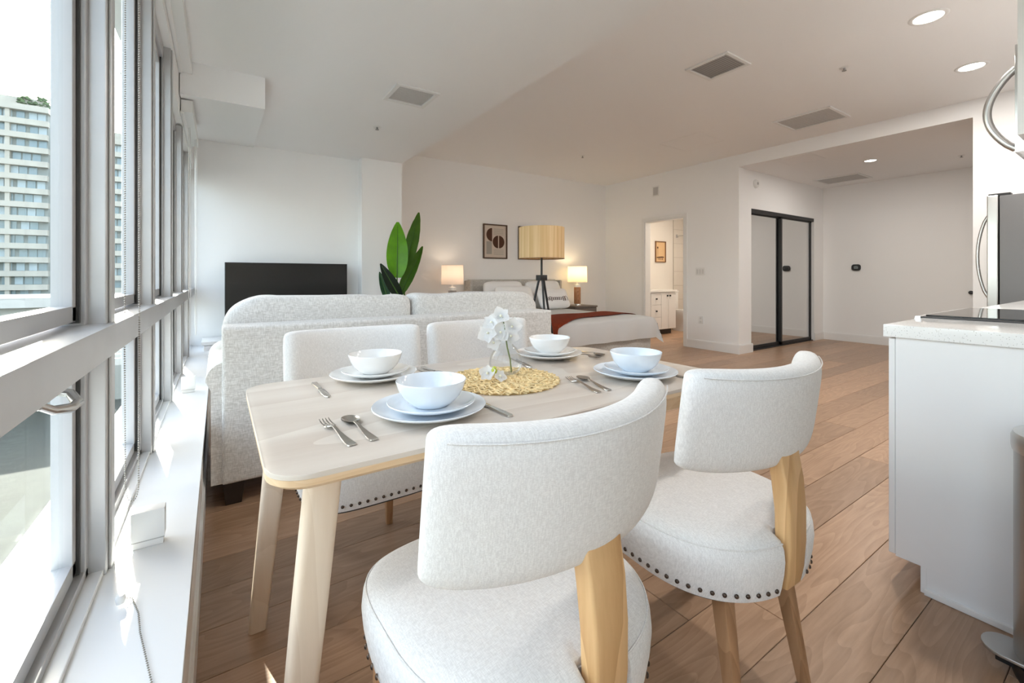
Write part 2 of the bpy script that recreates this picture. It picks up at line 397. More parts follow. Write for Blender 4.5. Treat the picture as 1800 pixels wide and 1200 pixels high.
struct('wall_left', box(B(), (-0.42, YN, 0), (-0.06, YTV, 0.395)), WALL)
bm = box(B(), (-0.42, YTV, 0), (1.353, YTV+0.3, ZS)); struct('wall_far', bm, WALL)
struct('wall_column', box(B(), (1.353, YCOL, 0), (XSOF, YB+0.12, ZS)), WALL)
struct('wall_bed', box(B(), (XSOF, YB, 0), (XW, YB+0.12, ZC)), WALL)
bm = B()
DY0, DY1, DZ = 4.22, 4.99, 2.03
box(bm, (XW, 3.354, 0), (XW+0.12, DY0, ZC)); box(bm, (XW, DY1, 0), (XW+0.12, YB+0.12, ZC)); box(bm, (XW, DY0, DZ), (XW+0.12, DY1, ZC))
struct('wall_bathroom', bm, WALL)
struct('wall_header', box(B(), (XW, 1.055, ZA), (XW+0.12, 3.354, ZC)), WALL)
struct('wall_kitchen_end', box(B(), (XW, YN, 0), (XW+0.12, 1.055, ZC)), WALL)
bm = B(); CX0, CX1, CZ = 6.43, 8.46, 2.08
box(bm, (XW+0.12, 3.37, 0), (CX0, 3.50, ZA)); box(bm, (CX1, 3.37, 0), (8.81, 3.50, ZA)); box(bm, (CX0, 3.37, CZ), (CX1, 3.50, ZA))
box(bm, (CX0, 3.47, 0), (CX1, 3.50, CZ))
struct('wall_closet', bm, WALL)
struct('wall_alcove', box(B(), (8.81, 0.95, 0), (8.93, 3.50, ZA)), WALL)
struct('wall_alcove_near', box(B(), (XW+0.12, 0.935, 0), (8.81, 1.055, ZA)), WALL)
struct('wall_kitchen', box(B(), (XK-0.10, -0.18, 0), (XW, -0.06, ZC)), WALL)
struct('wall_back', box(B(), (-0.42, YN-0.12, 0), (XW+0.12, YN, ZC)), WALL)
# bathroom shell
struct('wall_bath_far', box(B(), (XW+0.12, YB, 0), (9.05, YB+0.12, 2.55)), mat('bath_paint', (0.80, 0.77, 0.72), 0.7))
struct('wall_bath_near', box(B(), (XW+0.12, 3.95, 0), (9.05, 4.07, 2.55)), WALL)
struct('wall_bath_right', box(B(), (9.05, 3.95, 0), (9.17, YB+0.12, 2.55)), WALL)
struct('ceiling_bath', box(B(), (XW+0.12, 3.95, 2.45), (9.17, YB+0.12, 2.57)), CEIL)

# baseboards
def baseboard(name, a, b, n):
    """a,b ends on the wall plane, n = inward normal"""
    bm = B(); a = Vector(a); b = Vector(b); n = Vector(n)
    p = [a, b, b+n*0.014, a+n*0.014]
    bot = [(q.x, q.y, 0.0005) for q in p]; top = [(q.x, q.y, 0.118) for q in p]
    hexa(bm, bot, top)
    p2 = [a, b, b+n*0.008, a+n*0.008]
    hexa(bm, [(q.x, q.y, 0.118) for q in p2], [(q.x, q.y, 0.130) for q in p2])
    return struct(name, bm, TRIM)
baseboard('baseboard_bathroom', (XW, 3.354-0.014), (XW, DY0-0.055), (-1, 0))
baseboard('baseboard_bathroom_left', (XW, DY1+0.055), (XW, YB), (-1, 0))
baseboard('baseboard_closet', (XW, 3.37-0.016), (CX0-0.005, 3.37-0.016), (0, -1))
baseboard('baseboard_closet_right', (CX1+0.005, 3.37), (8.81, 3.37), (0, -1))
baseboard('baseboard_alcove', (8.81, 1.055), (8.81, 3.37), (-1, 0))
baseboard('baseboard_bed', (XSOF, YB), (XW, YB), (0, -1))
baseboard('baseboard_far', (-0.06, YTV), (1.353, YTV), (0, -1))
baseboard('baseboard_column', (1.353, YCOL), (XSOF, YCOL), (0, -1))
baseboard('baseboard_kitchen_end', (XW, 0.80), (XW, 1.055), (-1, 0))
baseboard('baseboard_left', (-0.06, YN), (-0.06, YTV), (0.7, 0))

# bathroom door casing
bm = B()
for y0, y1 in ((DY0-0.055, DY0-0.0005), (DY1+0.0005, DY1+0.055)):
    box(bm, (XW-0.014, y0, 0.0005), (XW-0.0005, y1, DZ+0.0005), 0.002, 1)
box(bm, (XW-0.014, DY0-0.055, DZ+0.001), (XW-0.0005, DY1+0.055, DZ+0.055), 0.002, 1)
box(bm, (XW-0.006, DY0+0.0005, 0.0005), (XW+0.126, DY0+0.018, DZ-0.0185)); box(bm, (XW-0.006, DY1-0.018, 0.0005), (XW+0.126, DY1-0.0005, DZ-0.0185)); box(bm, (XW-0.006, DY0+0.0005, DZ-0.018), (XW+0.126, DY1-0.0005, DZ-0.0005))
d1 = struct('door_1', bm, TRIM, label='white painted casing of the open bathroom doorway')
# ------------------------------------------------------------------ window wall
XI, XG = -0.21, -0.270          # inner face of mullions, glass plane
MY = [1.3625+0.805*k for k in range(-3, 5)]       # mullion centre lines
HEAD = lambda yc: 2.26 if yc < 3.0 else 2.10
for i, my in enumerate(MY):
    bm = B(); hd_ = 2.30 if my < 3.5 else 2.12
    box(bm, (-0.296, my-0.033, 0.42), (XI, my+0.033, hd_), 0.002, 1)
    box(bm, (XI+0.0002, my-0.012, 0.42), (XI+0.006, my+0.026, hd_), 0.0015, 1)
    struct('trim_%d' % (i+1), bm, ALU, smooth=30, label='grey aluminium window mullion')
def window(n, y0, y1):
    hz = HEAD((y0+y1)/2); ZT0, ZT1 = 0.915, 0.99
    bm = B()                                     # fixed outer frame
    for a, b in ((y0, y0+0.022), (y1-0.022, y1)):
        box(bm, (-0.292, a, 0.42), (-0.240, b, hz), 0.0015, 1)
    box(bm, (-0.292, y0, 0.42), (-0.240, y1, 0.450), 0.0015, 1); box(bm, (-0.292, y0, hz-0.03), (-0.240, y1, hz+0.04), 0.0015, 1)
    root = struct('window_%d' % n, bm, ALUW, smooth=30)
    for zz0, zz1, nm in ((0.455, ZT0-0.012, 'lower_sash'), (ZT1+0.004, hz-0.033, 'upper_sash')):
        a, b = y0+0.026, y1-0.026
        g = B()
        for q0, q1 in ((a-0.004, a+0.006), (b-0.006, b+0.004)): box(g, (-0.286, q0, zz0-0.004), (-0.2480, q1, zz1+0.004))
        obj('gasket', g, GASK, root, 0)
        f = B(); wv = 0.034
        for q0, q1 in ((a+0.006, a+wv), (b-wv, b-0.006)): box(f, (-0.286, q0, zz0), (-0.253, q1, zz1), 0.003, 2)
        box(f, (-0.286, a+0.006, zz0), (-0.253, b-0.006, zz0+wv), 0.003, 2); box(f, (-0.286, a+0.006, zz1-wv), (-0.253, b-0.006, zz1), 0.003, 2)
        s = obj(nm, f, ALUW, root, 30)
        obj('pane', box(B(), (XG-0.003, a+wv-0.006, zz0+wv-0.006), (XG+0.003, b-wv+0.006, zz1-wv+0.006)), GLASS, s, 0)
    return root
edges = [my for my in MY]
wins = []
for i in range(len(edges)-1):
    wins.append(window(i+1, edges[i]+0.033, edges[i+1]-0.033))
wins.append(window(len(edges), edges[-1]+0.033, YTV-0.02))
struct('wall_window_back', box(B(), (-0.42, YN, 0.395), (XI, MY[0]-0.033, ZS)), WALL)
# awning latch under the transom in the nearest pane
c = PX(100, 704, -0.245)
lb = tube(B(), [(c.x-0.010, c.y-0.075, c.z+0.012), (c.x+0.006, c.y-0.05, c.z-0.006), (c.x+0.022, c.y-0.02, c.z-0.012), (c.x+0.026, c.y+0.010, c.z-0.010), (c.x+0.012, c.y+0.028, c.z+0.006), (c.x-0.012, c.y+0.03, c.z+0.012)],
          [0.007, 0.008, 0.009, 0.009, 0.008, 0.008], 10)
box(lb, (c.x-0.013, c.y-0.09, c.z+0.004), (c.x-0.001, c.y-0.05, c.z+0.018), 0.002)
obj('latch_handle', lb, STAIN, wins[3], 40)
# continuous transom rail
bm = box(B(), (-0.30, YN, 0.918), (-0.192, 5.245, 0.985), 0.004, 2)
struct('trim_20', bm, ALU, smooth=30, label='long grey aluminium transom rail across the windows')
# sill ledge
bm = box(B(), (-0.42, YN, 0.3955), (-0.05, YTV-0.001, 0.42), 0.003, 2)
box(bm, (-0.255, YN, 0.4205), (-0.215, YTV-0.002, 0.432), 0.001, 1)
struct('window_sill', bm, SILLM, smooth=30, label='white painted window sill ledge')
# wall above the window heads
bm = box(B(), (-0.42, YN, 2.30), (XI+0.005, 2.975, ZS)); struct('wall_left_upper', bm, WALL)
bm = box(B(), (-0.42, 2.975, 2.13), (XI+0.005, YTV, ZS)); struct('wall_left_upper_far', bm, WALL)

# blind cassettes
def cassette(y0, y1, zb, label):
    t = thing('roller_blind_cassette', (0, (y0+y1)/2, zb), 0, label, 'blind', 'roller blind cassettes above the windows')
    L = (y1-y0)/2
    obj('fascia', box(B(), (-0.200, -L, 0.0), (-0.1375, L, 0.078), 0.003), PLAST, t, 30)
    obj('end_cap', box(B(), (-0.203, L, -0.001), (-0.1365, L+0.006, 0.079), 0.002), TRIM, t, 30)
    obj('roll', tube(B(), [(-0.1950, -L+0.01, -0.001), (-0.1950, L-0.01, -0.001)], 0.012, 12), PLAST, t, 60)
    return t
cassette(YN+0.02, 3.405, 2.3605, 'long white roller blind cassette under the near soffit')
cassette(3.52, 4.42, 2.15, 'short white roller blind cassette below the ceiling bulkhead')

# bead chains
def bead_chain(pts, r=0.0027, step=0.0064):
    bm = B(); pts = [Vector(p) for p in pts]
    oct_ = [(1, 0, 0), (-1, 0, 0), (0, 1, 0), (0, -1, 0), (0, 0, 1), (0, 0, -1)]
    acc = 0.0
    for a, b in zip(pts, pts[1:]):
        L = (b-a).length; k = acc
        while k < L:
            c = a+(b-a)*(k/L); vs = [bm.verts.new(c+Vector(q)*r) for q in oct_]
            for i, j in ((0, 2), (2, 1), (1, 3), (3, 0)):
                bm.faces.new((vs[i], vs[j], vs[4])); bm.faces.new((vs[j], vs[i], vs[5]))
            k += step
        acc = k-L
    return bm
BEAD = mat('bead_chain', (0.30, 0.28, 0.24), 0.4, metal=0.3)
def chain(y, xa, xb, ztop, zbot, label):
    n = 10; pts = [(xa, y, ztop), (xa-0.001, y-0.004, zbot+0.35)]
    for k in range(n+1):
        a = PI*k/n
        pts.append(((xa+xb)/2-(xb-xa)/2*math.cos(a), y-0.01+0.006*math.cos(a), zbot+0.05-0.05*math.sin(a)))
    pts += [(xb, y, zbot+0.35), (xb, y, ztop)]
    o = obj('bead_chain', bead_chain(pts), BEAD, None, 0)
    return tag(o, label, 'chain', 'roller blind bead chains')
chain(1.60, -0.2135, -0.184, 2.355, 0.47, 'bead chain loop hanging in front of the second window pane')
# cord lying over the sill near the camera
p0 = PZ(212, 1052, 0.436); p1 = PZ(232, 1050, 0.425); p2 = PZ(246, 1110, 0.424); p3 = PZ(270, 1215, 0.424)
o = obj('bead_chain', bead_chain([p0, p1, p1.lerp(p2, .5)+Vector((0.004, 0, 0)), p2, p3], 0.0022), BEAD, None, 0)
box_ = tag(o, 'loose bead chain lying on the sunlit sill near the camera', 'chain', 'roller blind bead chains')
cl = obj('chain_clip', lathe(B(), [(0.0, -0.010), (0.007, -0.009), (0.009, 0), (0.007, 0.009), (0, 0.010)], 12, (p0.x, p0.y, p0.z+0.0)), PLAST, o, 60)
# far pull cords
for k, (u, lab) in enumerate(((332, 'thin white blind cord at far window, left one'), (343, 'thin white blind cord hanging against the far wall corner'))):
    q = PX(u, 300, -0.175 if k == 0 else -0.15)
    zb = 0.62
    o = obj('blind_cord', tube(B(), [(q.x, q.y, 2.149), (q.x+0.002, q.y, 1.4), (q.x, q.y, 0.72), (q.x+0.004, q.y-0.02, zb+0.02), (q.x+0.010, q.y-0.03, zb+0.06), (q.x+0.012, q.y-0.03, 1.4), (q.x+0.010, q.y-0.025, 2.149)], 0.0022, 6), PLAST, None, 60)
    tag(o, lab, 'cord', 'blind pull cords')

# small white boxes standing on the sill
def sill_box(y, label):
    t = thing('sill_box', (-0.145, y, 0.4205), 0, label, 'box', 'white boxes on the window sill')
    obj('base', box(B(), (-0.030, -0.014, 0), (0.030, 0.016, 0.016), 0.002), PLAST, t, 30)
    obj('body', box(B(), (-0.033, -0.017, 0.0185), (0.033, 0.019, 0.090), 0.003), PLAST, t, 30)
    obj('seam', box(B(), (-0.032, -0.016, 0.016), (0.032, 0.018, 0.0186)), GREYP, t, 0)
    return t
sill_box(1.42, 'nearer white box standing on the window sill beside the bead chain')
sill_box(3.16, 'farther white box on the window sill beside the sofa arm')

# ================================================================== CEILING AND WALL FITTINGS
def ceiling_frame(name, px, z, label, slats, cat='vent', dark=False):
    pts = [PZ(u, v, z) for u, v in px]
    c = sum(pts, Vector())/4
    xs = sorted(p.x for p in pts); ys = sorted(p.y for p in pts)
    wx = (xs[2]+xs[3]-xs[0]-xs[1])/4; wy = (ys[2]+ys[3]-ys[0]-ys[1])/4
    t = thing(name, (c.x, c.y, z), 0, label, cat, 'ceiling vents')
    fr = B(); fw = 0.032
    for a, b in (((-wx, -wy), (wx, -wy+fw)), ((-wx, wy-fw), (wx, wy)), ((-wx, -wy+fw), (-wx+fw, wy-fw)), ((wx-fw, -wy+fw), (wx, wy-fw))):
        box(fr, (a[0], a[1], -0.012), (b[0], b[1], -0.0005), 0.003, 1)
    obj('frame', fr, PLAST, t, 30)
    obj('backing', box(B(), (-wx+fw, -wy+fw, -0.002), (wx-fw, wy-fw, -0.0006)), mat('vent_dark', (0.42, 0.41, 0.40), 0.8) if slats else mat('vent_grille', (0.50, 0.495, 0.485), 0.7), t, 0)
    if slats:
        n = 16; L = wx-fw; me = None
        for k in range(n):
            yy = -wy+fw+(k+0.5)*(2*wy-2*fw)/n
            if me is None:
                s = obj('slat', hexa(B(), [(-L, -0.006, -0.010), (L, -0.006, -0.010), (L, -0.004, -0.010), (-L, -0.004, -0.010)], [(-L, 0.004, -0.0025), (L, 0.004, -0.0025), (L, 0.006, -0.0025), (-L, 0.006, -0.0025)]), mat('vent_slat', (0.70, 0.68, 0.66), 0.5), t, 0); me = s.data
            else:
                s = bpy.data.objects.new('slat', me); COL.objects.link(s); s.parent = t
            s.location = (0, yy, 0)
    else:
        n = 14
        g = B()
        for k in range(n):
            yy = -wy+fw+(k+0.5)*(2*wy-2*fw)/n
            box(g, (-wx+fw, yy-0.002, -0.0035), (wx-fw, yy+0.002, -0.002))
        q = obj('grille_bars', g, mat('vent_bars', (0.60, 0.595, 0.585), 0.6), t, 0); q['kind'] = 'stuff'
    return t
ceiling_frame('ceiling_vent', [(1203, 123.3), (1277, 88.7), (1322, 110), (1247.6, 140)], ZC, 'slatted white air vent in the main ceiling', True)
ceiling_frame('ceiling_vent', [(672.5, 171.7), (699, 144), (774.6, 163.8), (743, 189.6)], ZS, 'flat grey grille in the low soffit over the sofa', False)
ceiling_frame('ceiling_vent', [(1357, 214.4), (1463.6, 184.2), (1491, 203.8), (1397, 229.6)], ZC, 'long grey return air grille near the ceiling header', False)
ceiling_frame('ceiling_vent', [(1432, 318), (1504, 302), (1530, 309), (1460, 325)], ZA, 'dim return grille in the entry alcove ceiling', False)

def downlight(u, v, z, label, energy, r=0.075):
    c = PZ(u, v, z)
    t = thing('downlight', (c.x, c.y, z), 0, label, 'light', 'recessed downlights')
    obj('trim_ring', lathe(B(), [(r, -0.0005), (r, -0.003), (r+0.004, -0.006), (r+0.022, -0.005), (r+0.027, -0.0005)], 40, cap=False), PLAST, t, 60)
    obj('diffuser', lathe(B(), [(0, -0.0025), (r-0.001, -0.0025)], 40, cap=False), LAMPON, t, 0)
    li = bpy.data.lights.new('downlight_lamp', 'AREA'); li.shape = 'DISK'; li.size = 2*r; li.energy = energy; li.color = (1.0, 0.955, 0.90)
    lo = bpy.data.objects.new('downlight_lamp', li); COL.objects.link(lo); lo.parent = t; lo.location = (0, 0, -0.008)
    return t
downlight(1632, 30, ZC, 'nearest round recessed downlight above the kitchen', 13)
downlight(1708, 117, ZC, 'round recessed downlight above the refrigerator', 13)
_c = (2.68, 0.89)  # extra unseen downlight continuing the row, added as fill for chairs and counter
rv = Vector((_c[0], _c[1], ZC-HC)); _d = rv.x*FX+rv.y*FY
downlight(U0+F*(rv.x*FY-rv.y*FX)/_d, V0-F*rv.z/_d, ZC, 'added out of view recessed downlight over the cooktop end of the counter, fill light', 13)
downlight(1530, 282, ZA, 'round recessed downlight in the entry alcove ceiling', 8, 0.06)

def sprinkler(u, v, z, label):
    c = PZ(u, v, z)
    t = thing('sprinkler', (c.x, c.y, z), 0, label, 'sprinkler', 'ceiling sprinklers')
    obj('plate', lathe(B(), [(0, -0.004), (0.03, -0.004), (0.036, -0.0005)], 24, cap=False), PLAST, t, 40)
    obj('head', lathe(B(), [(0.008, -0.004), (0.007, -0.022), (0.016, -0.024), (0.016, -0.027), (0, -0.027)], 16, cap=False), mat('dull_chrome', (0.35, 0.34, 0.33), 0.4, metal=0.6), t, 40)
sprinkler(1484, 119, ZC, 'sprinkler head in the ceiling between the two vents and downlight')
sprinkler(1024, 274, ZC, 'sprinkler head in the ceiling above the bed')
sprinkler(663, 223, ZS, 'sprinkler head in the low soffit above the television')
sprinkler(1690, 273, ZA, 'sprinkler head in the entry alcove ceiling')
# flush access hatches
for z, (u, v), (sx, sy), lab in ((ZC, (1215, 250), (0.28, 0.28), 'flush access hatch in the ceiling before the bathroom wall'), (ZA, (1405, 280), (0.22, 0.22), 'flush access hatch in the alcove ceiling near the header')):
    c = PZ(u, v, z)
    t = thing('ceiling_hatch', (c.x, c.y, z), 0, lab, 'hatch', 'ceiling access hatches')
    fr = B()
    for a, b in (((-sx, -sy), (sx, -sy+0.012)), ((-sx, sy-0.012), (sx, sy)), ((-sx, -sy), (-sx+0.012, sy)), ((sx-0.012, -sy), (sx, sy))): box(fr, (a[0], a[1], -0.003), (b[0], b[1], -0.0004))
    obj('rim', fr, CEIL, t, 0); obj('panel', box(B(), (-sx+0.016, -sy+0.016, -0.002), (sx-0.016, sy-0.016, -0.0004)), CEIL, t, 0)

# smoke alarm, wall plates, thermostat
c = PY(1328, 323, 3.37)
t = thing('smoke_alarm', (c.x, 3.3695, c.z), 0, 'round white smoke alarm high on the closet wall', 'alarm')
bmx = lathe(B(), [(0.065, 0), (0.065, 0.012), (0.052, 0.030), (0.0, 0.034)], 32)
for v_ in bmx.verts: v_.co = Vector((v_.co.x, -v_.co.z, v_.co.y))
obj('body', bmx, PLAST, t, 40)
bmx = lathe(B(), [(0.02, 0.0335), (0.02, 0.038), (0, 0.038)], 20)
for v_ in bmx.verts: v_.co = Vector((v_.co.x, -v_.co.z, v_.co.y))
obj('sensor_cap', bmx, GREYP, t, 40)
def wall_plate(name, u, v, hw, hh, label, cat, kind):
    c = PX(u, v, XW)
    t = thing(name, (XW-0.0005, c.y, c.z), 0, label, cat)
    obj('plate', box(B(), (-0.007, -hw, -hh), (0, hw, hh), 0.002), PLAST, t, 30)
    if kind == 'switch':
        for k in (-1, 0, 1): obj('rocker', box(B(), (-0.0095, k*0.045-0.015, -0.034), (-0.0072, k*0.045+0.015, 0.034), 0.001, 1), mat('switch_rocker', (0.66, 0.66, 0.65), 0.4), t, 30)
    elif kind == 'outlet':
        for k in (-1, 1): obj('socket', box(B(), (-0.0095, -0.016, k*0.026-0.014), (-0.0072, 0.016, k*0.026+0.014), 0.001, 1), mat('switch_rocker', (0.66, 0.66, 0.65), 0.4), t, 30)
    else:
        obj('grille', box(B(), (-0.011, -hw+0.018, -hh+0.02), (-0.0072, hw-0.018, hh-0.02), 0.001, 1), mat('speaker_grille', (0.52, 0.51, 0.50), 0.6), t, 30)
    return t
wall_plate('light_switch', 1231, 477, 0.075, 0.058, 'white three gang light switch beside the bathroom doorway', 'switch', 'switch')
wall_plate('power_outlet', 1232, 562, 0.038, 0.058, 'white power outlet low on the wall right of the bathroom doorway', 'outlet', 'outlet')
wall_plate('door_chime', 1153, 336, 0.065, 0.085, 'white wall chime box above the bathroom doorway', 'chime', 'grille')
c = PX(1505.5, 470, 8.81)
t = thing('thermostat', (8.8095, c.y, c.z), 0, 'black rounded thermostat on the alcove wall', 'thermostat')
bmx = prism(B(), rrect(-0.062, 0.062, -0.052, 0.052, 0.035, 8), 0.004, 0.024, 0.004)
for v_ in bmx.verts: v_.co = Vector((-v_.co.z, v_.co.x, v_.co.y))
obj('body', bmx, BLK, t, 40)
bmx = prism(B(), rrect(-0.03, 0.03, -0.022, 0.022, 0.01, 6), 0.0, 0.0245)
for v_ in bmx.verts: v_.co = Vector((-v_.co.z, v_.co.x, v_.co.y))
obj('screen', bmx, BLKGL, t, 40)
c = PX(1708, 514, 8.81)
t = thing('wall_hook', (8.8095, c.y, c.z), 0, 'tiny black hook on the alcove wall at the corner by the refrigerator', 'hook')
bmx = lathe(B(), [(0.012, 0), (0.010, 0.02), (0.026, 0.03), (0.026, 0.045), (0, 0.05)], 20)
for v_ in bmx.verts: v_.co = Vector((-v_.co.z, v_.co.x, v_.co.y))
obj('knob', bmx, BLK, t, 40)

# mirrored sliding closet doors
def mirror_door(n, x0, x1, yy, lab, lf=True):
    bm = B(); fw = 0.045
    z0, z1 = 0.012, CZ-0.05
    for a, b in ((x0, x0+fw), (x1-fw, x1)): box(bm, (a, yy-0.022, z0), (b, yy, z1), 0.002, 1)
    box(bm, (x0, yy-0.022, z0), (x1, yy, z0+0.05), 0.002, 1); box(bm, (x0, yy-0.022, z1-0.02), (x1, yy, z1), 0.002, 1)
    r = struct('door_%d' % n, bm, BLK, smooth=30, label=lab)
    obj('mirror_pane', box(B(), (x0+fw-0.004, yy-0.010, z0+0.045), (x1-fw+0.004, yy-0.004, z1-0.015)), MIRROR, r, 0)
    return r
mirror_door(2, CX0-0.03+0.035, 7.46, 3.462, 'left black framed mirror door of the closet')
mirror_door(3, 7.40, CX1, 3.434, 'right black framed mirror door of the closet')
bm = box(B(), (CX0, 3.372, CZ-0.052), (CX1, 3.465, CZ-0.001), 0.002, 1); struct('trim_21', bm, BLK, smooth=30, label='black sliding track above the closet mirror doors')
bm = box(B(), (CX0, 3.385, 0.0005), (CX1, 3.465, 0.012)); struct('trim_22', bm, BLK, label='black floor track of the closet mirror doors')

# ================================================================== BATHROOM CONTENTS
YV = 5.28
t = thing('bathroom_vanity', (6.90, (YV+YB)/2, 0), 0, 'white bathroom vanity cabinet with black knobs seen through doorway', 'vanity')
vx0, vx1 = -0.55, 0.43; yf = YV-(YV+YB)/2
obj('body', box(B(), (vx0, yf+0.02, 0.10), (vx1, -yf-0.001, 0.80)), CABW, t, 0)
obj('toe_kick', box(B(), (vx0+0.03, yf+0.09, 0.001), (vx1-0.03, -yf-0.02, 0.0995)), DWOOD, t, 0)
for a, b in ((-0.005, 0.20), (0.206, 0.425)):
    d = obj('door', box(B(), (a, yf, 0.105), (b, yf+0.0195, 0.785), 0.002, 1), CABW, t, 30)
    kx = b-0.035 if a < 0.1 else a+0.035
    obj('knob', box(B(), (kx-0.014, yf-0.022, 0.715), (kx+0.014, yf-0.0005, 0.743), 0.003), BLK, d, 30)
for z0, z1 in ((0.105, 0.33), (0.336, 0.56), (0.566, 0.785)):
    d = obj('drawer', box(B(), (-0.30, yf, z0), (-0.011, yf+0.0195, z1), 0.002, 1), CABW, t, 30)
    zz = (z0+z1)/2; obj('knob', box(B(), (-0.17, yf-0.022, zz-0.014), (-0.142, yf-0.0005, zz+0.014), 0.003), BLK, d, 30)
obj('counter', box(B(), (vx0-0.01, yf-0.02, 0.8005), (vx1+0.012, -yf-0.001, 0.84), 0.004), CERW, t, 30)
cc = PY(1139, 500, 5.45)
t = thing('soap_dispenser', (cc.x, 5.45, 0.8405), 0, 'small grey and chrome soap dispenser on the bathroom vanity', 'dispenser')
obj('bottle', lathe(B(), [(0.0, 0), (0.035, 0), (0.037, 0.01), (0.033, 0.09), (0.015, 0.105), (0.015, 0.115)], 24), GREYP, t, 50)
obj('pump', tube(B(), [(0, 0, 0.115), (0, 0, 0.15), (-0.04, 0, 0.152)], 0.007), STAIN, t, 50)
# toilet
t = thing('toilet', (7.78, 5.45, 0), 0, 'white toilet beside the bathroom vanity', 'toilet')
bw = B()
rings = []
for z, rx, ry, cy in ((0.001, 0.11, 0.20, 0.02), (0.12, 0.10, 0.18, 0.04), (0.22, 0.13, 0.22, 0.0), (0.33, 0.185, 0.27, -0.05), (0.39, 0.19, 0.28, -0.05)):
    rings.append([(rx*math.cos(2*PI*k/28), cy+ry*math.sin(2*PI*k/28), z) for k in range(28)])
obj('bowl', loft(bw, rings), CERW, t, 60)
obj('seat', loft(B(), [[(0.195*math.cos(2*PI*k/28), -0.05+0.285*math.sin(2*PI*k/28), z) for k in range(28)] for z in (0.3905, 0.425)]), CERW, t, 40)
obj('tank', box(B(), (-0.20, 0.24, 0.36), (0.20, 0.455, 0.76), 0.02), CERW, t, 40)
obj('tank_lid', box(B(), (-0.21, 0.235, 0.7605), (0.21, 0.457, 0.80), 0.008), CERW, t, 40)
# tiled shower wall: tiles set on the far wall right of the picture
tx0 = PY(1183, 480, YB).x
tw = struct('wall_tiled', box(B(), (tx0, YB-0.012, 0), (9.04, YB-0.0005, 2.449)), GROUT, label='white tiled shower wall')
tme = None; n_ = 0
zrow = 0.0
while zrow < 2.40:
    xx = tx0+0.003
    while xx < 8.9:
        if tme is None:
            o = obj('tile', box(B(), (0, -0.006, 0.0025), (0.298, 0, 0.1975+0.10), 0.001, 1), TILE, tw, 30); tme = o.data
        else:
            o = bpy.data.objects.new('tile', tme); COL.objects.link(o); o.parent = tw
        o.location = (xx, YB-0.0125, zrow); xx += 0.302
    zrow += 0.30
o = obj('shower_rod', tube(B(), [(8.20, YB-0.02, 1.96), (8.20, YB-0.35, 1.96), (8.25, YB-0.8, 1.96), (8.45, YB-1.83, 1.96)], 0.012, 12), STAIN, None, 60)
lathe_ = obj('flange', box(B(), (8.17, YB-0.03, 1.925), (8.23, YB-0.0195, 1.995), 0.004), STAIN, o, 30)
tag(o, 'steel shower rod above the tiled bathroom wall', 'rod')
# bathroom print
def picture(name, x0, x1, z0, z1, yw, label, draw, fm, pm, fw=0.018):
    w2, h2 = (x1-x0)/2, (z1-z0)/2
    t = thing(name, ((x0+x1)/2, yw-0.001, (z0+z1)/2), 0, label, 'picture')
    fr = B()
    for a, b in (((-w2, -h2), (-w2+fw, h2)), ((w2-fw, -h2), (w2, h2)), ((-w2+fw, -h2), (w2-fw, -h2+fw)), ((-w2+fw, h2-fw), (w2-fw, h2))):
        box(fr, (a[0], -0.028, a[1]), (b[0], 0, b[1]), 0.002, 1)
    obj('frame', fr, fm, t, 30)
    obj('print', box(B(), (-w2+fw, -0.010, -h2+fw), (w2-fw, -0.002, h2-fw)), pm, t, 0)
    draw(t, w2-fw, h2-fw)
    return t
def flat_poly(pts, y=-0.0105):
    bm = B(); vs = [bm.verts.new((p[0], y, p[1])) for p in pts]; f = bm.faces.new(vs)
    r = bmesh.ops.extrude_face_region(bm, geom=[f]); 
    for v_ in r['geom']:
        if isinstance(v_, bmesh.types.BMVert): v_.co.y += 0.0004
    return bm
def arc(cx, cz, r, a0, a1, n=20): return [(cx+r*math.cos(math.radians(a0+(a1-a0)*k/n)), cz+r*math.sin(math.radians(a0+(a1-a0)*k/n))) for k in range(n+1)]
def draw_bath(t, w2, h2):
    obj('printed_tree', flat_poly([(-0.09, -0.10), (-0.084, -0.10), (-0.082, 0.07), (-0.092, 0.07)]), PRBR, t, 0)
    obj('printed_tree_top', flat_poly(arc(-0.087, 0.085, 0.022, 0, 340)), PRBR, t, 0)
    obj('printed_ground', flat_poly([(-w2*0.8, -0.11), (-0.02, -0.10), (0.06, -0.095), (w2*0.8, -0.105), (w2*0.8, -0.12), (-w2*0.8, -0.13)]), PRBR, t, 0)
    for k in range(4): obj('printed_rock', flat_poly(arc(-0.07+k*0.045, -0.15, 0.014+0.004*(k % 2), 0, 340, 10)), FRTAN, t, 0)
xa = PY(1151, 440, YB).x; xb = PY(1169, 440, YB).x; za = PY(1160, 461, YB).z; zb_ = PY(1160, 424, YB).z
picture('wall_print', xa, xb, za, zb_, YB, 'small tan landscape print on the bathroom wall', draw_bath, FRTAN, PRTAN)
bl = bpy.data.lights.new('bathroom_lamp', 'AREA'); bl.shape = 'DISK'; bl.size = 0.3; bl.energy = 10; bl.color = (1.0, 0.84, 0.66)
t = thing('bathroom_ceiling_light', (7.2, 4.7, 2.4495), 0, 'flush round ceiling light inside the bathroom', 'light')
obj('diffuser', lathe(B(), [(0.16, 0), (0.16, -0.03), (0.10, -0.05), (0, -0.055)], 32), LAMPON, t, 50)
blo = bpy.data.objects.new('bathroom_lamp', bl); COL.objects.link(blo); blo.parent = t; blo.location = (0, 0, -0.07)

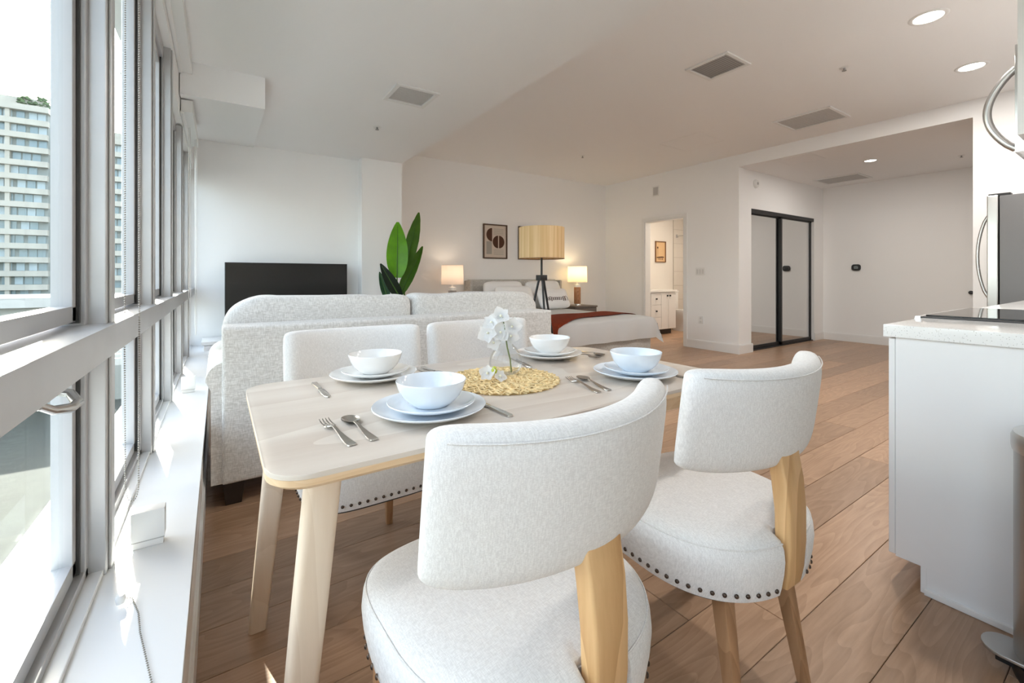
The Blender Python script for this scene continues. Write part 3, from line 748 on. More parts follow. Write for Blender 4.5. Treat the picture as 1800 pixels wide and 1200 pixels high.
# ================================================================== DINING TABLE
TX0, TX1, TY0, TY1, TZ = 0.07, 1.53, 0.847, 1.645, 0.74
TC = Vector(((TX0+TX1)/2, (TY0+TY1)/2, 0))
t = thing('dining_table', TC, 0, 'pale ash dining table with rounded corners and splayed legs', 'table')
hx, hy = (TX1-TX0)/2, (TY1-TY0)/2
obj('tabletop', prism(B(), rrect(-hx, hx, -hy, hy, 0.075, 8), TZ-0.010, TZ, 0.002, 2), TABLEW, t, 40)
rr = rrect(-hx+0.0008, hx-0.0008, -hy+0.0008, hy-0.0008, 0.075, 8); ri = rrect(-hx+0.012, hx-0.012, -hy+0.012, hy-0.012, 0.066, 8)
eb = B(); loft(eb, [[(p[0], p[1], TZ-0.031) for p in ri], [(p[0], p[1], TZ-0.022) for p in rr], [(p[0], p[1], TZ-0.0101) for p in rr]])
obj('edge_band', eb, TEDGE, t, 40)
for sx in (-1, 1):
    for sy in (-1, 1):
        top = Vector((sx*(hx-0.100), sy*(hy-0.068), TZ-0.0312)); foot = Vector((sx*(hx-0.030), sy*(hy-0.075), 0.0008))
        rg = []
        for k, (hw, q) in enumerate(((0.032, 0.0), (0.0305, 0.35), (0.024, 1.0))):
            c = top.lerp(foot, q)
            rg.append([(c.x+p[0], c.y+p[1], c.z) for p in rrect(-hw, hw, -hw*0.86, hw*0.86, hw*0.42, 4)])
        obj('leg', loft(B(), rg[::-1]), TLEG, t, 40)
obj('apron', box(B(), (0.10, -hy+0.085, TZ-0.098), (hx-0.12, -hy+0.105, TZ-0.0315), 0.002), TEDGE, t, 30)
obj('apron', box(B(), (0.10, hy-0.105, TZ-0.098), (hx-0.12, hy-0.085, TZ-0.0315), 0.002), TEDGE, t, 30)

# ================================================================== DINING CHAIRS (local: faces +y, origin on floor under seat centre)
def seat_ring(scale, z):
    """seat outline: squarer at the front, round at the back with a notch for the post"""
    pts = []
    n = 160
    for k in range(n):
        a = 2*PI*k/n; c, q = math.cos(a), math.sin(a)
        e = 4.2 if q >= 0 else 2.35
        r = (abs(c)**e+abs(q)**e)**(-1/e)
        x, y_ = r*c*0.262*scale, r*q*0.262*scale
        if q < 0 and abs(x) < 0.046: y_ = max(y_, -0.221)
        pts.append((x, y_, z))
    return pts
def make_chair(label):
    t = thing('dining_chair', (0, 0, 0), 0, label, 'chair', 'linen dining chairs around the table')
    s = B()
    loft(s, [seat_ring(0.90, 0.340), seat_ring(0.945, 0.334), seat_ring(0.965, 0.353), seat_ring(0.99, 0.39), seat_ring(1.0, 0.42), seat_ring(0.99, 0.447),
             seat_ring(0.955, 0.465), seat_ring(0.88, 0.476), seat_ring(0.70, 0.482), seat_ring(0.40, 0.485), seat_ring(0.10, 0.486)])
    st = obj('seat', s, LINEN, t, 75)
    pr = seat_ring(0.972, 0.4590); sm = B(); tube(sm, pr+[pr[0]], 0.0020, 6, cap=False); obj('seam_piping', sm, LINEN, st, 60)
    obj('underside', loft(B(), [seat_ring(0.885, 0.322), seat_ring(0.93, 0.334)]), BLACKC, t, 40)
    # bronze nailheads along the hem
    nb = B(); ring = [Vector(p) for p in seat_ring(0.9745, 0.354)]; ring.append(ring[0])
    acc = 0.013
    for a, b in zip(ring, ring[1:]):
        L = (b-a).length; k = acc
        while k < L:
            c = a+(b-a)*(k/L); nrm = Vector((c.x, c.y, 0)).normalized()
            if not (c.y < -0.2 and abs(c.x) < 0.06):
                up = Vector((0, 0, 1)); sd = nrm.cross(up)
                rg = [[c+nrm*hh+(sd*math.cos(2*PI*i/8)+up*math.sin(2*PI*i/8))*rr_ for i in range(8)] for hh, rr_ in ((-0.001, 0.0054), (0.0018, 0.0048), (0.0034, 0.0024))]
                loft(nb, rg)
            k += 0.0262
        acc = k-L
    q = obj('nailhead_trim', nb, NAIL, t, 70); q['kind'] = 'stuff'
    # curved back pad
    hw, sag = 0.267, 0.094; R = (hw*hw+sag*sag)/(2*sag); A = math.asin(hw/R)
    pad = B(); rings = []; NS = 44; NC = 36
    ZB0, ZB1, TH = 0.627, 0.872, 0.072
    yc = -0.226
    for i in range(NS+1):
        sv = -1+2*i/NS; sv = math.copysign(1-(1-abs(sv))**1.7, sv)       # denser near the ends
        a = A*sv
        fz = max(1e-3, 1-abs(sv)**9)**(1/3.2); ft = max(1e-3, 1-abs(sv)**14)**(1/2.2)
        c = Vector((R*math.sin(a), yc+R*(1-math.cos(a)), 0)); nrm = Vector((-math.sin(a), math.cos(a), 0))
        hz = (ZB1-ZB0)/2*(0.80+0.20*fz); zc = (ZB0+ZB1)/2+0.010*abs(sv)**2
        ring = []
        for k in range(NC):
            th = 2*PI*k/NC
            dn = sgn(math.cos(th), 0.62)*TH/2*max(0.06, ft); dz = sgn(math.sin(th), 0.42)*hz
            lean = -0.085*(dz/0.115)*0.115*1.6                              # upper edge leans back
            ring.append(c+nrm*dn+Vector((0, lean, zc+dz)))
        rings.append(ring)
    loft(pad, rings)
    bk = obj('backrest', pad, LINEN, t, 75)
    # top seam along the outer edge
    sp = []
    for i in range(41):
        a = A*0.885*(-1+2*i/40); c = Vector((R*math.sin(a), yc+R*(1-math.cos(a)), 0)); nrm = Vector((-math.sin(a), math.cos(a), 0))
        sp.append(c-nrm*(TH/2*0.93)+Vector((0, -0.0128, ZB1-0.018+0.010*abs(i/20-1)**2)))
    sm = B(); tube(sm, sp, 0.0016, 5); obj('seam_piping', sm, LINEN, bk, 60)
    # single wide post
    po_ = B(); rg = []
    for z, yy, w_, d_ in ((0.345, -0.238, 0.034, 0.016), (0.385, -0.243, 0.036, 0.018), (0.45, -0.246, 0.038, 0.019), (0.53, -0.245, 0.040, 0.019), (0.60, -0.238, 0.042, 0.019), (0.645, -0.230, 0.043, 0.018), (0.70, -0.224, 0.043, 0.016)):
        rg.append([(p[0], yy+p[1], z) for p in rrect(-w_, w_, -d_, d_, 0.006, 3)])
    obj('post', loft(po_, rg), POSTW, t, 40)
    for lx, ly, fx, fy in ((-0.195, 0.185, -0.205, 0.20), (0.195, 0.185, 0.205, 0.20), (-0.13, -0.150, -0.15, -0.205), (0.13, -0.150, 0.15, -0.205)):
        rg = [[(fx+p[0], fy+p[1], 0.0008) for p in rrect(-0.013, 0.013, -0.013, 0.013, 0.003, 2)], [(lx+p[0], ly+p[1], 0.3215) for p in rrect(-0.020, 0.020, -0.020, 0.020, 0.004, 2)]]
        obj('leg', loft(B(), rg), CLEGW, t, 30)
    return t
ch = make_chair('white linen dining chair nearest the camera, its back in front of the table')
ch.location = (0.502, 0.752, 0); ch.rotation_euler = (0, 0, math.radians(4))
G_ = 'linen dining chairs around the table'
copy_tree(ch, (1.166, 0.756, 0), math.radians(-2.5), 'white linen dining chair on the near side, closest to the kitchen counter', G_)
copy_tree(ch, (0.478, 1.715, 0), PI, 'white linen dining chair on the sofa side, nearer the window', G_)
copy_tree(ch, (1.060, 1.712, 0), PI, 'white linen dining chair on the sofa side, behind the vase', G_)

# ================================================================== TABLEWARE
def dish(profile, m, name, loc, label, cat, group):
    o = obj(name, lathe(B(), profile, 56, cap=False), m, None, 50, loc); return tag(o, label, cat, group)
PLATE = [(0, 0.003), (0.055, 0.003), (0.060, 0.0), (0.068, 0.0), (0.072, 0.004), (0.105, 0.007), (0.132, 0.016), (0.1425, 0.0215), (0.1440, 0.0235), (0.1425, 0.0250), (0.130, 0.0205), (0.103, 0.0115), (0.085, 0.0090), (0, 0.0085)]
SALAD = [(r*0.775, z*0.92) for r, z in PLATE]
BOWL = [(0, 0.004), (0.034, 0.004), (0.037, 0.0), (0.043, 0.0), (0.046, 0.003), (0.060, 0.012), (0.0735, 0.027), (0.083, 0.045), (0.0882, 0.0615), (0.0890, 0.0655), (0.0882, 0.0668), (0.0865, 0.0655), (0.0815, 0.046), (0.0715, 0.0295), (0.058, 0.0155), (0.042, 0.0085), (0, 0.0075)]
sets = {'A': (0.4515, 1.0555, 0.0, CERB, 'the near left place setting'), 'B': (0.446, 1.5200, 0.0, CERW, 'the far left place setting'),
        'C': (1.195, 1.500, 0.0, CERW, 'the far right place setting'), 'D': (1.219, 1.045, 0.0, CERB, 'the near right place setting')}
desc = {'A': 'at the near left place', 'B': 'at the far left place', 'C': 'at the far right place', 'D': 'at the near right place'}
for k, (x, y_, _, m, w_) in sets.items():
    colr = 'pale blue' if m is CERB else 'white'
    dish(PLATE, m, 'dinner_plate', (x, y_, TZ+0.0003), 'large %s dinner plate %s' % (colr, desc[k]), 'plate', 'dinner plates on the table')
    dish(SALAD, m, 'salad_plate', (x+0.004, y_-0.002, TZ+0.0118), 'smaller %s plate under the bowl, %s' % (colr, desc[k]), 'plate', 'smaller plates stacked on dinner plates')
    dish(BOWL, m, 'bowl', (x+0.004, y_, TZ+0.0204), '%s bowl on stacked plates, %s' % (colr, desc[k]), 'bowl', 'bowls stacked on plates')

# cutlery, local: handle end at origin, business end towards +y
def strip(bm, rows, th=0.0022):
    """rows of (y, halfwidth, z) -> thick ribbon"""
    rings = [[(-hw, y_, z), (hw, y_, z), (hw*0.92, y_, z+th), (-hw*0.92, y_, z+th)] for y_, hw, z in rows]
    return loft(bm, rings)
HANDLE = [(0.0, 0.0075, 0.0008), (0.004, 0.0098, 0.0006), (0.02, 0.0096, 0.0006), (0.05, 0.0070, 0.0015), (0.085, 0.0040, 0.0050), (0.115, 0.0030, 0.0085)]
def fork_mesh():
    h = strip(B(), HANDLE+[(0.125, 0.0034, 0.0085)], 0.0026)
    hd = strip(B(), [(0.1255, 0.0040, 0.0085), (0.131, 0.0085, 0.0068), (0.139, 0.0122, 0.0046), (0.146, 0.0128, 0.0034)], 0.0020)
    for k in range(4):
        x = -0.0105+k*0.007
        r = [[(x-0.0018*q, y_, z), (x+0.0018*q, y_, z), (x+0.0018*q, y_, z+0.0018), (x-0.0018*q, y_, z+0.0018)] for y_, z, q in ((0.1461, 0.0034, 1.0), (0.165, 0.0032, 0.95), (0.180, 0.0052, 0.8), (0.190, 0.0085, 0.4))]
        loft(hd, r)
    return h, hd
def spoon_mesh():
    h = strip(B(), HANDLE+[(0.124, 0.0032, 0.0085)], 0.0026)
    s = B(); rings = []
    for j in range(9):
        q = j/8
        rings.append([(0.0205*math.cos(2*PI*k/24)*q, 0.153+0.030*math.sin(2*PI*k/24)*q, 0.0018+0.0075*q*q) for k in range(24)])
    loft(s, rings[1:], cap=False); s.faces.new([v_ for v_ in s.verts][:24])
    r2 = [[(0.0205*math.cos(2*PI*k/24)*q, 0.153+0.030*math.sin(2*PI*k/24)*q, 0.0002+0.0078*q*q) for k in range(24)] for q in (0.15, 0.5, 0.8, 1.0)]
    loft(s, r2, cap=False)
    return h, s
def knife_mesh():
    h = strip(B(), [(0.0, 0.0065, 0.0005), (0.004, 0.0085, 0.0005), (0.03, 0.0085, 0.0005), (0.075, 0.0062, 0.0007), (0.092, 0.0055, 0.0010)], 0.0045)
    b = strip(B(), [(0.0922, 0.0058, 0.0018), (0.11, 0.0098, 0.0018), (0.16, 0.0105, 0.0018), (0.195, 0.0085, 0.0018), (0.207, 0.0025, 0.0018)], 0.0014)
    return h, b
PROT = {}
def cutlery(kind, uh, vh, ue, ve, label, flip=False):
    a = PZ(uh, vh, TZ+0.002); b = PZ(ue, ve, TZ+0.002); L0 = {'fork': 0.19, 'spoon': 0.183, 'knife': 0.207}[kind]
    d = b-a; ang = math.atan2(d.y, d.x)-PI/2
    mid = (a+b)/2; org = mid-Vector((math.cos(ang+PI/2), math.sin(ang+PI/2), 0))*L0/2
    t = thing(kind, (org.x, org.y, TZ+0.0003), ang, label, kind, '%ss on the table' % kind if kind != 'knife' else 'knives on the table')
    if kind not in PROT:
        h, e = {'fork': fork_mesh, 'spoon': spoon_mesh, 'knife': knife_mesh}[kind]()
        o1 = obj('handle', h, STEEL, t, 50); o2 = obj({'fork': 'tines', 'spoon': 'spoon_bowl', 'knife': 'blade'}[kind], e, STEEL, t, 60)
        PROT[kind] = (o1, o2)
    else:
        for q in PROT[kind]:
            c = q.copy(); COL.objects.link(c); c.parent = t
    return t
cutlery('fork', 627, 788, 564, 737, 'steel fork lying nearest the window corner of the table')
cutlery('spoon', 668, 780, 602, 730, 'steel spoon between the nearest fork and the pale blue plate')
cutlery('knife', 897, 731, 826, 699, 'steel knife half under the near left pale blue plate')
cutlery('knife', 550, 671, 580, 700, 'steel knife beside the white plate at the window end')
cutlery('fork', 731, 646, 768, 664, 'steel fork right of the white plate at the window end')
cutlery('spoon', 742, 644, 776, 661, 'steel spoon beside the fork, behind the pale blue bowl')
cutlery('knife', 900, 629, 935, 646, 'steel knife between the vase and the far right plate')
cutlery('fork', 1006, 621, 1046, 629, 'steel fork right of the far right white plate')
cutlery('spoon', 1018, 617, 1056, 625, 'steel spoon at the far end of the table beyond the white plate')
cutlery('fork', 1064, 694, 991, 662, 'steel fork between the straw mat and the near right plate')
cutlery('spoon', 1082, 690, 1009, 660, 'steel spoon next to the near right pale blue plate')
cutlery('knife', 1232, 671, 1176, 656, 'steel knife right of the near right pale blue plate')

# woven straw mat
MC = Vector((0.795, 1.247, TZ+0.0003)); MR = 0.192
t = thing('placemat', MC, 0, 'round woven straw placemat under the vase', 'placemat')
obj('base', lathe(B(), [(0, 0.0), (MR-0.006, 0.0), (MR-0.006, 0.0025), (0, 0.0025)], 48, cap=False), STRAWD, t, 30)
sb = B(); rnd = random.Random(3)
for rg_ in range(10):
    r0 = 0.014+rg_*0.0188
    n = max(10, int(r0*2*PI/0.013)); n += n % 2; pts = []
    for k in range(n+1):
        a = 2*PI*(k % n)/n+rg_*0.4; q_ = 0.0075*(1 if k % 2 else -1)
        pts.append((math.cos(a)*(r0+q_), math.sin(a)*(r0+q_), 0.0048+0.0018*(1 if (k//2) % 2 else -1)))
    tube(sb, pts, 0.0030, 5, cap=False)
    pts = [(p[0]*math.cos(0.5*PI/n*2)-p[1]*math.sin(0.5*PI/n*2), p[0]*math.sin(0.5*PI/n*2)+p[1]*math.cos(0.5*PI/n*2), 0.0105-p[2]) for p in pts]
    tube(sb, pts, 0.0026, 5, cap=False)
for k in range(110):
    a = rnd.uniform(0, 2*PI); r0 = MR*math.sqrt(rnd.uniform(0.02, 0.93)); d = a+rnd.choice((0.6, -0.6, 1.2, -1.1)); L = rnd.uniform(0.018, 0.032)
    c = Vector((r0*math.cos(a), r0*math.sin(a), 0.0078)); dv = Vector((math.cos(d), math.sin(d), 0))*L/2
    tube(sb, [c-dv-Vector((0, 0, 0.002)), c+Vector((0, 0, 0.0008)), c+dv-Vector((0, 0, 0.002))], 0.0028, 5)
q = obj('woven_strands', sb, STRAW, t, 50); q['kind'] = 'stuff'

# bulb vase with orchid
VC = PZ(889, 657, TZ+0.009); VC.z = TZ+0.0098
t = thing('vase', VC, 0, 'clear glass bulb vase standing on the straw mat', 'vase')
prof = [(0, 0.0015), (0.030, 0.0), (0.048, 0.010), (0.0585, 0.036), (0.055, 0.062), (0.040, 0.088), (0.024, 0.104), (0.0185, 0.118), (0.0190, 0.128)]
obj('glass_body', lathe(B(), prof, 56, cap=False), VGLASS, t, 60)
t = thing('orchid_sprig', (VC.x, VC.y, TZ+0.016), 0, 'white orchid sprig standing in the glass vase', 'flower')
stem = [(0.016, -0.012, 0.0), (0.012, -0.010, 0.045), (0.004, -0.004, 0.085), (0.000, 0.0, 0.125), (-0.004, 0.002, 0.165), (-0.008, 0.003, 0.182), (-0.010, 0.003, 0.192)]
obj('stem', tube(B(), stem, [0.0026]*7, 7), STEMG, t, 60)
def petal(bm, c, d, n, L, W, cup=0.25):
    """one spoon-shaped petal from c along d with normal n"""
    d = d.normalized(); n = (n-d*n.dot(d)).normalized(); s = d.cross(n); G = []
    for i in range(7):
        q = i/6; hw = W/2*math.sin(PI*min(1, 0.10+0.90*q)**0.85)**0.75 if q < 1 else 0.0006
        G.append([c+d*(L*q)+s*(hw*v_)+n*(cup*L*(q*q*0.6+0.5*(v_*v_)*hw/W)) for v_ in (-1, -0.5, 0, 0.5, 1)])
    vs = [[bm.verts.new(p) for p in r] for r in G]
    for a, b in zip(vs, vs[1:]):
        for i in range(4): bm.faces.new((a[i], a[i+1], b[i+1], b[i]))
def bloom(parent, c, face, size, roll=0.0, name='bloom'):
    face = Vector(face).normalized(); u = face.orthogonal().normalized(); w2 = face.cross(u); bm = B()
    for k in range(5):
        a = roll+2*PI*k/5; wide = 0.95 if k % 2 else 0.72
        petal(bm, Vector(c), (u*math.cos(a)+w2*math.sin(a))+face*0.15, face, size*0.56*(1.0 if k % 2 else 0.92), size*0.62*wide, 0.35)
    r = bmesh.ops.solidify(bm, geom=bm.faces[:], thickness=0.0006)
    o = obj(name, bm, PETAL, parent, 70)
    lp = B(); lathe(lp, [(0, -0.004), (0.004, -0.002), (0.0045, 0.003), (0, 0.007)], 10)
    q = face.to_track_quat('Z', 'Y').to_matrix().to_4x4()
    for v_ in lp.verts: v_.co = q @ v_.co + Vector(c)+face*0.004
    obj('throat', lp, mat('petal_throat', (0.80, 0.78, 0.62), 0.5), o, 60); return o
tocam = Vector((-0.55, -0.8, 0.15))
def off(du, dv):   # offset in the picture plane, metres
    rt = Vector((FY, -FX, 0)); return rt*du+Vector((0, 0, dv))
base_z = Vector((0, 0, 0))
def sp_at(u, v): # point in the plane through the vase facing the camera, relative to sprig origin
    r = ray(u, v); fw = Vector((FX, FY, 0)); k = Vector((VC.x, VC.y, 0)).dot(fw); return Vector((0, 0, HC))+r*k-Vector((VC.x, VC.y, TZ+0.016))
for i, (u, v, s, f, rl) in enumerate(((880, 556, 0.066, (0.1, 0.1, 0.4), 0.3), (899, 574, 0.070, (0.4, 0, 0.1), 1.0), (858, 585, 0.072, (-0.3, 0, 0.05), 0.6), (880, 584, 0.070, (0, 0, 0.1), 0.2),
                                      (897, 590, 0.060, (0.35, 0.1, -0.1), 0.8), (868, 601, 0.056, (-0.2, 0, -0.3), 0.1), (864, 567, 0.060, (-0.25, 0.1, 0.3), 0.9))):
    c = sp_at(u, v); bloom(t, c, tocam+Vector(f), s, rl)
    obj('flower_stalk', tube(B(), [Vector(stem[4]).lerp(Vector(stem[6]), i/7), (Vector(stem[5])+c)/2-tocam*0.01, c-tocam*0.004], 0.0011, 5), STEMG, t, 60)
FC = PZ(866, 668, TZ+0.012)
t = thing('orchid_bloom', (FC.x, FC.y, TZ+0.0095), 0, 'fallen white orchid bloom lying on the straw mat', 'flower')
for i, (dx, dz, s, f) in enumerate(((-0.016, 0.024, 0.056, (-0.4, 0, 0.5)), (0.022, 0.014, 0.046, (0.5, 0, 0.4)))):
    bloom(t, off(dx, dz), tocam+Vector(f), s, i*0.5)
obj('bud', lathe(B(), [(0, 0), (0.008, 0.006), (0.010, 0.016), (0.005, 0.026), (0, 0.029)], 12, tuple(off(0.005, 0.020))), YGRN, t, 60)

# ================================================================== SOFA
t = thing('sofa', (0.9975, 2.90, 0), 0, 'light grey tweed two seat sofa seen from behind', 'sofa')
sx0, sx1 = 0.013-0.9975, 1.98-0.9975; yb = 2.45-2.90
obj('back_panel', box(B(), (sx0, yb, 0.115), (sx1, yb+0.20, 0.852), 0.018, 3), SOFAF, t, 40)
obj('seat_base', box(B(), (sx0+0.12, yb+0.201, 0.12), (sx1-0.12, yb+0.90, 0.30), 0.015, 2), SOFAF, t, 40)
for s in (-1, 1):
    xo = (-1.045 if s < 0 else 1.045); xi = xo-s*0.19
    a = B(); prof_ = []
    cx = xo-s*0.085
    pts = [(xi, 0.12), (xi, 0.58)]
    for k in range(13):
        q = PI*(k/12); pts.append((cx-s*(-0.088)*-math.cos(q)*1.0 if False else cx-s*0.088*math.cos(q), 0.605+0.085*math.sin(q)))
    pts += [(xo-s*0.018, 0.56), (xo-s*0.018, 0.12)]
    rings = [[(p[0], yy, p[1]) for p in pts] for yy in (yb+0.012, yb+0.885)]
    loft(a, rings); obj('arm', a, SOFAF, t, 50)
for x in (sx0+0.003, sx1-0.105):
    for yy in (yb+0.03, yb+0.78):
        hexa_ = hexa(B(), [(x+0.012, yy+0.012, 0.0008), (x+0.078, yy+0.012, 0.0008), (x+0.078, yy+0.078, 0.0008), (x+0.012, yy+0.078, 0.0008)], [(x, yy, 0.1145), (x+0.09, yy, 0.1145), (x+0.09, yy+0.09, 0.1145), (x, yy+0.09, 0.1145)], 0.003)
        obj('leg', hexa_, DWOOD, t, 30)
def cush(p, drop=0.0):
    return p
mid = 1.02-0.9975
for i, (a, b) in enumerate(((sx0+0.010, mid-0.004), (mid+0.004, sx1+0.03))):
    L = b-a
    def fn(p, L=L, i=i):
        q = p.x/(L/2)
        crown = 0.0
        if p.z > 0: 
            e_ = max(0.0, (abs(q)-0.62)/0.38)
            out_ = (q < 0) if i == 0 else (q > 0)
            crown = -0.060*e_*e_ if out_ else 0.012*e_*e_
            crown += 0.006*math.sin(7*q+i*2)
        return p+Vector((0, 0, crown))
    obj('back_cushion', puff(B(), ((a+b)/2, yb+0.315, 0.72), (L, 0.255, 0.52), 0.22, 0.20, 72, 30, 0.010, i+1, fn), SOFAF, t, 70)
    obj('seat_cushion', box(B(), (max(a, sx0+0.145), yb+0.44, 0.301), (min(b, sx1-0.145), yb+0.90, 0.45), 0.03, 3), SOFAF, t, 40)

# ================================================================== TELEVISION + CONSOLE
t = thing('tv_console', (0.62, 5.02, 0), 0, 'low white media console under the television, hidden by the sofa', 'console')
obj('top', box(B(), (-0.75, -0.20, 0.47), (0.75, 0.20, 0.50), 0.003), CABW, t, 30)
obj('carcass', box(B(), (-0.73, -0.18, 0.10), (0.73, 0.19, 0.4695)), CABW, t, 0)
for a, b in ((-0.73, -0.005), (0.005, 0.73)): obj('door', box(B(), (a, -0.199, 0.11), (b, -0.1805, 0.465), 0.002, 1), CABW, t, 30)
for x in (-0.70, 0.66):
    for yy in (-0.17, 0.14): obj('leg', box(B(), (x, yy, 0.0008), (x+0.04, yy+0.04, 0.0995)), DWOOD, t, 0)
t = thing('television', (0.615, 5.05, 0.5005), 0, 'black flat screen television against the far white wall', 'television')
obj('casing', box(B(), (-0.565, -0.012, 0.072), (0.565, 0.035, 0.728), 0.004), BLK, t, 30)
obj('screen', box(B(), (-0.558, -0.0145, 0.085), (0.558, -0.0125, 0.722)), TVSCR, t, 0)
for x in (-0.36, 0.36): obj('foot', hexa(B(), [(x-0.012, -0.11, 0.0006), (x+0.012, -0.11, 0.0006), (x+0.012, 0.11, 0.0006), (x-0.012, 0.11, 0.0006)], [(x-0.01, -0.01, 0.0715), (x+0.01, -0.01, 0.0715), (x+0.01, 0.02, 0.0715), (x-0.01, 0.02, 0.0715)]), BLK, t, 30)

# ================================================================== PLANT
PY_ = 4.55; pc = PY(704, 520, PY_)
t = thing('potted_plant', (pc.x, PY_, 0), 0, 'tall broad leaved green plant behind the sofa beside the column', 'plant')
obj('pot', lathe(B(), [(0, 0.001), (0.12, 0.001), (0.15, 0.28), (0.155, 0.30), (0.14, 0.30), (0.135, 0.26), (0, 0.26)], 36, cap=False), CERW, t, 50)
obj('soil', lathe(B(), [(0, 0.262), (0.134, 0.262)], 24, cap=False), DWOOD, t, 0)
def leaf_px(base, tip, width_px, m, yoff, bulge=0.5, fold=0.25, curve=0.0, stem_to=(704, 560), twist=0.0):
    a = PY(*base, PY_+yoff)-Vector((pc.x, PY_, 0)); b = PY(*tip, PY_+yoff)-Vector((pc.x, PY_, 0))
    d = b-a; L = d.length; d.normalize()
    k = (PY_*FY+pc.x*FX)/F; W = width_px*k
    n0 = Vector((-pc.x, -PY_, 0)).normalized(); n0 = (n0-d*n0.dot(d)).normalized(); s = d.cross(n0)
    s2 = s*math.cos(twist)+n0*math.sin(twist); n2 = n0*math.cos(twist)-s*math.sin(twist)
    bm = B(); G = []; N = 16
    for i in range(N+1):
        q = i/N; hw = max(0.0015, W/2*(math.sin(PI*(0.04+0.94*q)**(0.5+0.5*bulge)))**0.72)
        cen = a+d*(L*q)+s*(curve*L*math.sin(PI*q))+n0*(-0.10*L*q*q)
        G.append([cen+s2*(hw*v_)+n2*(fold*hw*abs(v_)+0.004*math.sin(q*34)*abs(v_)) for v_ in (-1, -0.66, -0.33, 0, 0.33, 0.66, 1)])
    vs = [[bm.verts.new(p) for p in r] for r in G]
    for r1, r2 in zip(vs, vs[1:]):
        for i in range(6): bm.faces.new((r1[i], r1[i+1], r2[i+1], r2[i]))
    bmesh.ops.solidify(bm, geom=bm.faces[:], thickness=0.0015)
    lf = obj('leaf', bm, m, t, 60)
    obj('midrib', tube(B(), [G[i][3]+n0*0.003 for i in range(N)], [0.005*(1-i/N)+0.0012 for i in range(N)], 6), mat('leaf_rib', (0.05, 0.13, 0.012), 0.5), lf, 60)
    obj('stalk', tube(B(), [Vector((0.02*random.uniform(-1, 1), 0.02*random.uniform(-1, 1), 0.262)), (a+Vector((0, 0, 0.262)))*0.5+Vector((a.x*0.2, 0, 0)), a+d*0.01], [0.011, 0.009, 0.007], 8), LEAFM, t, 60)
leaf_px((698, 488), (699, 389), 36, LEAFB, -0.10, 0.55, 0.22)
leaf_px((712, 470), (737, 371), 25, LEAFM, 0.02, 0.55, -0.18, twist=0.35)
leaf_px((703, 518), (744, 431), 21, LEAFM, -0.02, 0.5, 0.2, twist=0.3)
leaf_px((704, 524), (669, 464), 20, LEAFD, -0.12, 0.5, 0.2)
leaf_px((683, 528), (667, 478), 14, LEAFG, -0.05, 0.5, 0.25)

# ================================================================== FLOOR LAMP
LX, LY = 2.477, 3.215
t = thing('floor_lamp', (LX, LY, 0), 0, 'tripod floor lamp with black legs and light wood veneer drum shade', 'lamp')
sh = B(); lathe(sh, [(0.207, 1.255), (0.209, 1.255), (0.209, 1.540), (0.207, 1.540)], 56, cap=False)
vv = sh.verts[:]
shd = obj('shade', sh, SHADEV, t, 50)
rim = B(); tube(rim, [(0.209*math.cos(2*PI*k/48), 0.209*math.sin(2*PI*k/48), 1.256) for k in range(49)], 0.003, 6, cap=False); obj('lower_rim', rim, FRTAN, shd, 60)
sp = B()
for k in range(3): a = 2*PI*k/3; tube(sp, [(0.01*math.cos(a), 0.01*math.sin(a), 1.50), (0.207*math.cos(a), 0.207*math.sin(a), 1.52)], 0.003, 6)
obj('spider', sp, BLK, shd, 60)
obj('pole', tube(B(), [(0, 0, 1.09), (0, 0, 1.50)], 0.0095, 12), BLK, t, 60)
obj('hub', box(B(), (-0.04, -0.035, 1.055), (0.04, 0.035, 1.105), 0.006), BLK, t, 30)
for du, dv_ in ((-0.26, -0.02), (0.20, 0.16), (0.055, -0.24)):
    rt = Vector((FY, -FX, 0)); fw = Vector((FX, FY, 0)); ft_ = rt*du+fw*dv_; tp = ft_.normalized()*0.022
    obj('leg', tube(B(), [(ft_.x, ft_.y, 0.009), (tp.x, tp.y, 1.075)], [0.008, 0.0105], 10), BLK, t, 60)

# ================================================================== BED
BX0, BX1, BY0, BY1 = 3.16, 4.74, 3.80, 5.80; BZ = 0.585
BC = Vector(((BX0+BX1)/2, (BY0+BY1)/2, 0)); hbx, hby = (BX1-BX0)/2, (BY1-BY0)/2
t = thing('bed', BC, 0, 'upholstered grey bed with low headboard against the far wall', 'bed')
obj('headboard', box(B(), (-hbx-0.04, hby+0.005, 0.10), (hbx+0.04, hby+0.095, 1.045), 0.02, 3), HEADB, t, 40)
for s in (-1, 1): obj('wing', box(B(), (s*(hbx+0.041), hby-0.10, 0.10), (s*(hbx+0.085), hby+0.095, 1.03), 0.015, 2), HEADB, t, 40)
obj('side_rails', box(B(), (-hbx, -hby, 0.14), (hbx, hby, 0.34), 0.015, 2), HEADB, t, 40)
for sx in (-1, 1):
    for sy in (-1, 1): obj('leg', box(B(), (sx*(hbx-0.10), sy*(hby-0.10), 0.0008), (sx*(hbx-0.04), sy*(hby-0.04), 0.1395)), DWOOD, t, 0)
obj('mattress', box(B(), (-hbx+0.01, -hby+0.01, 0.3405), (hbx-0.01, hby, BZ-0.03), 0.05, 3), PILW, t, 40)
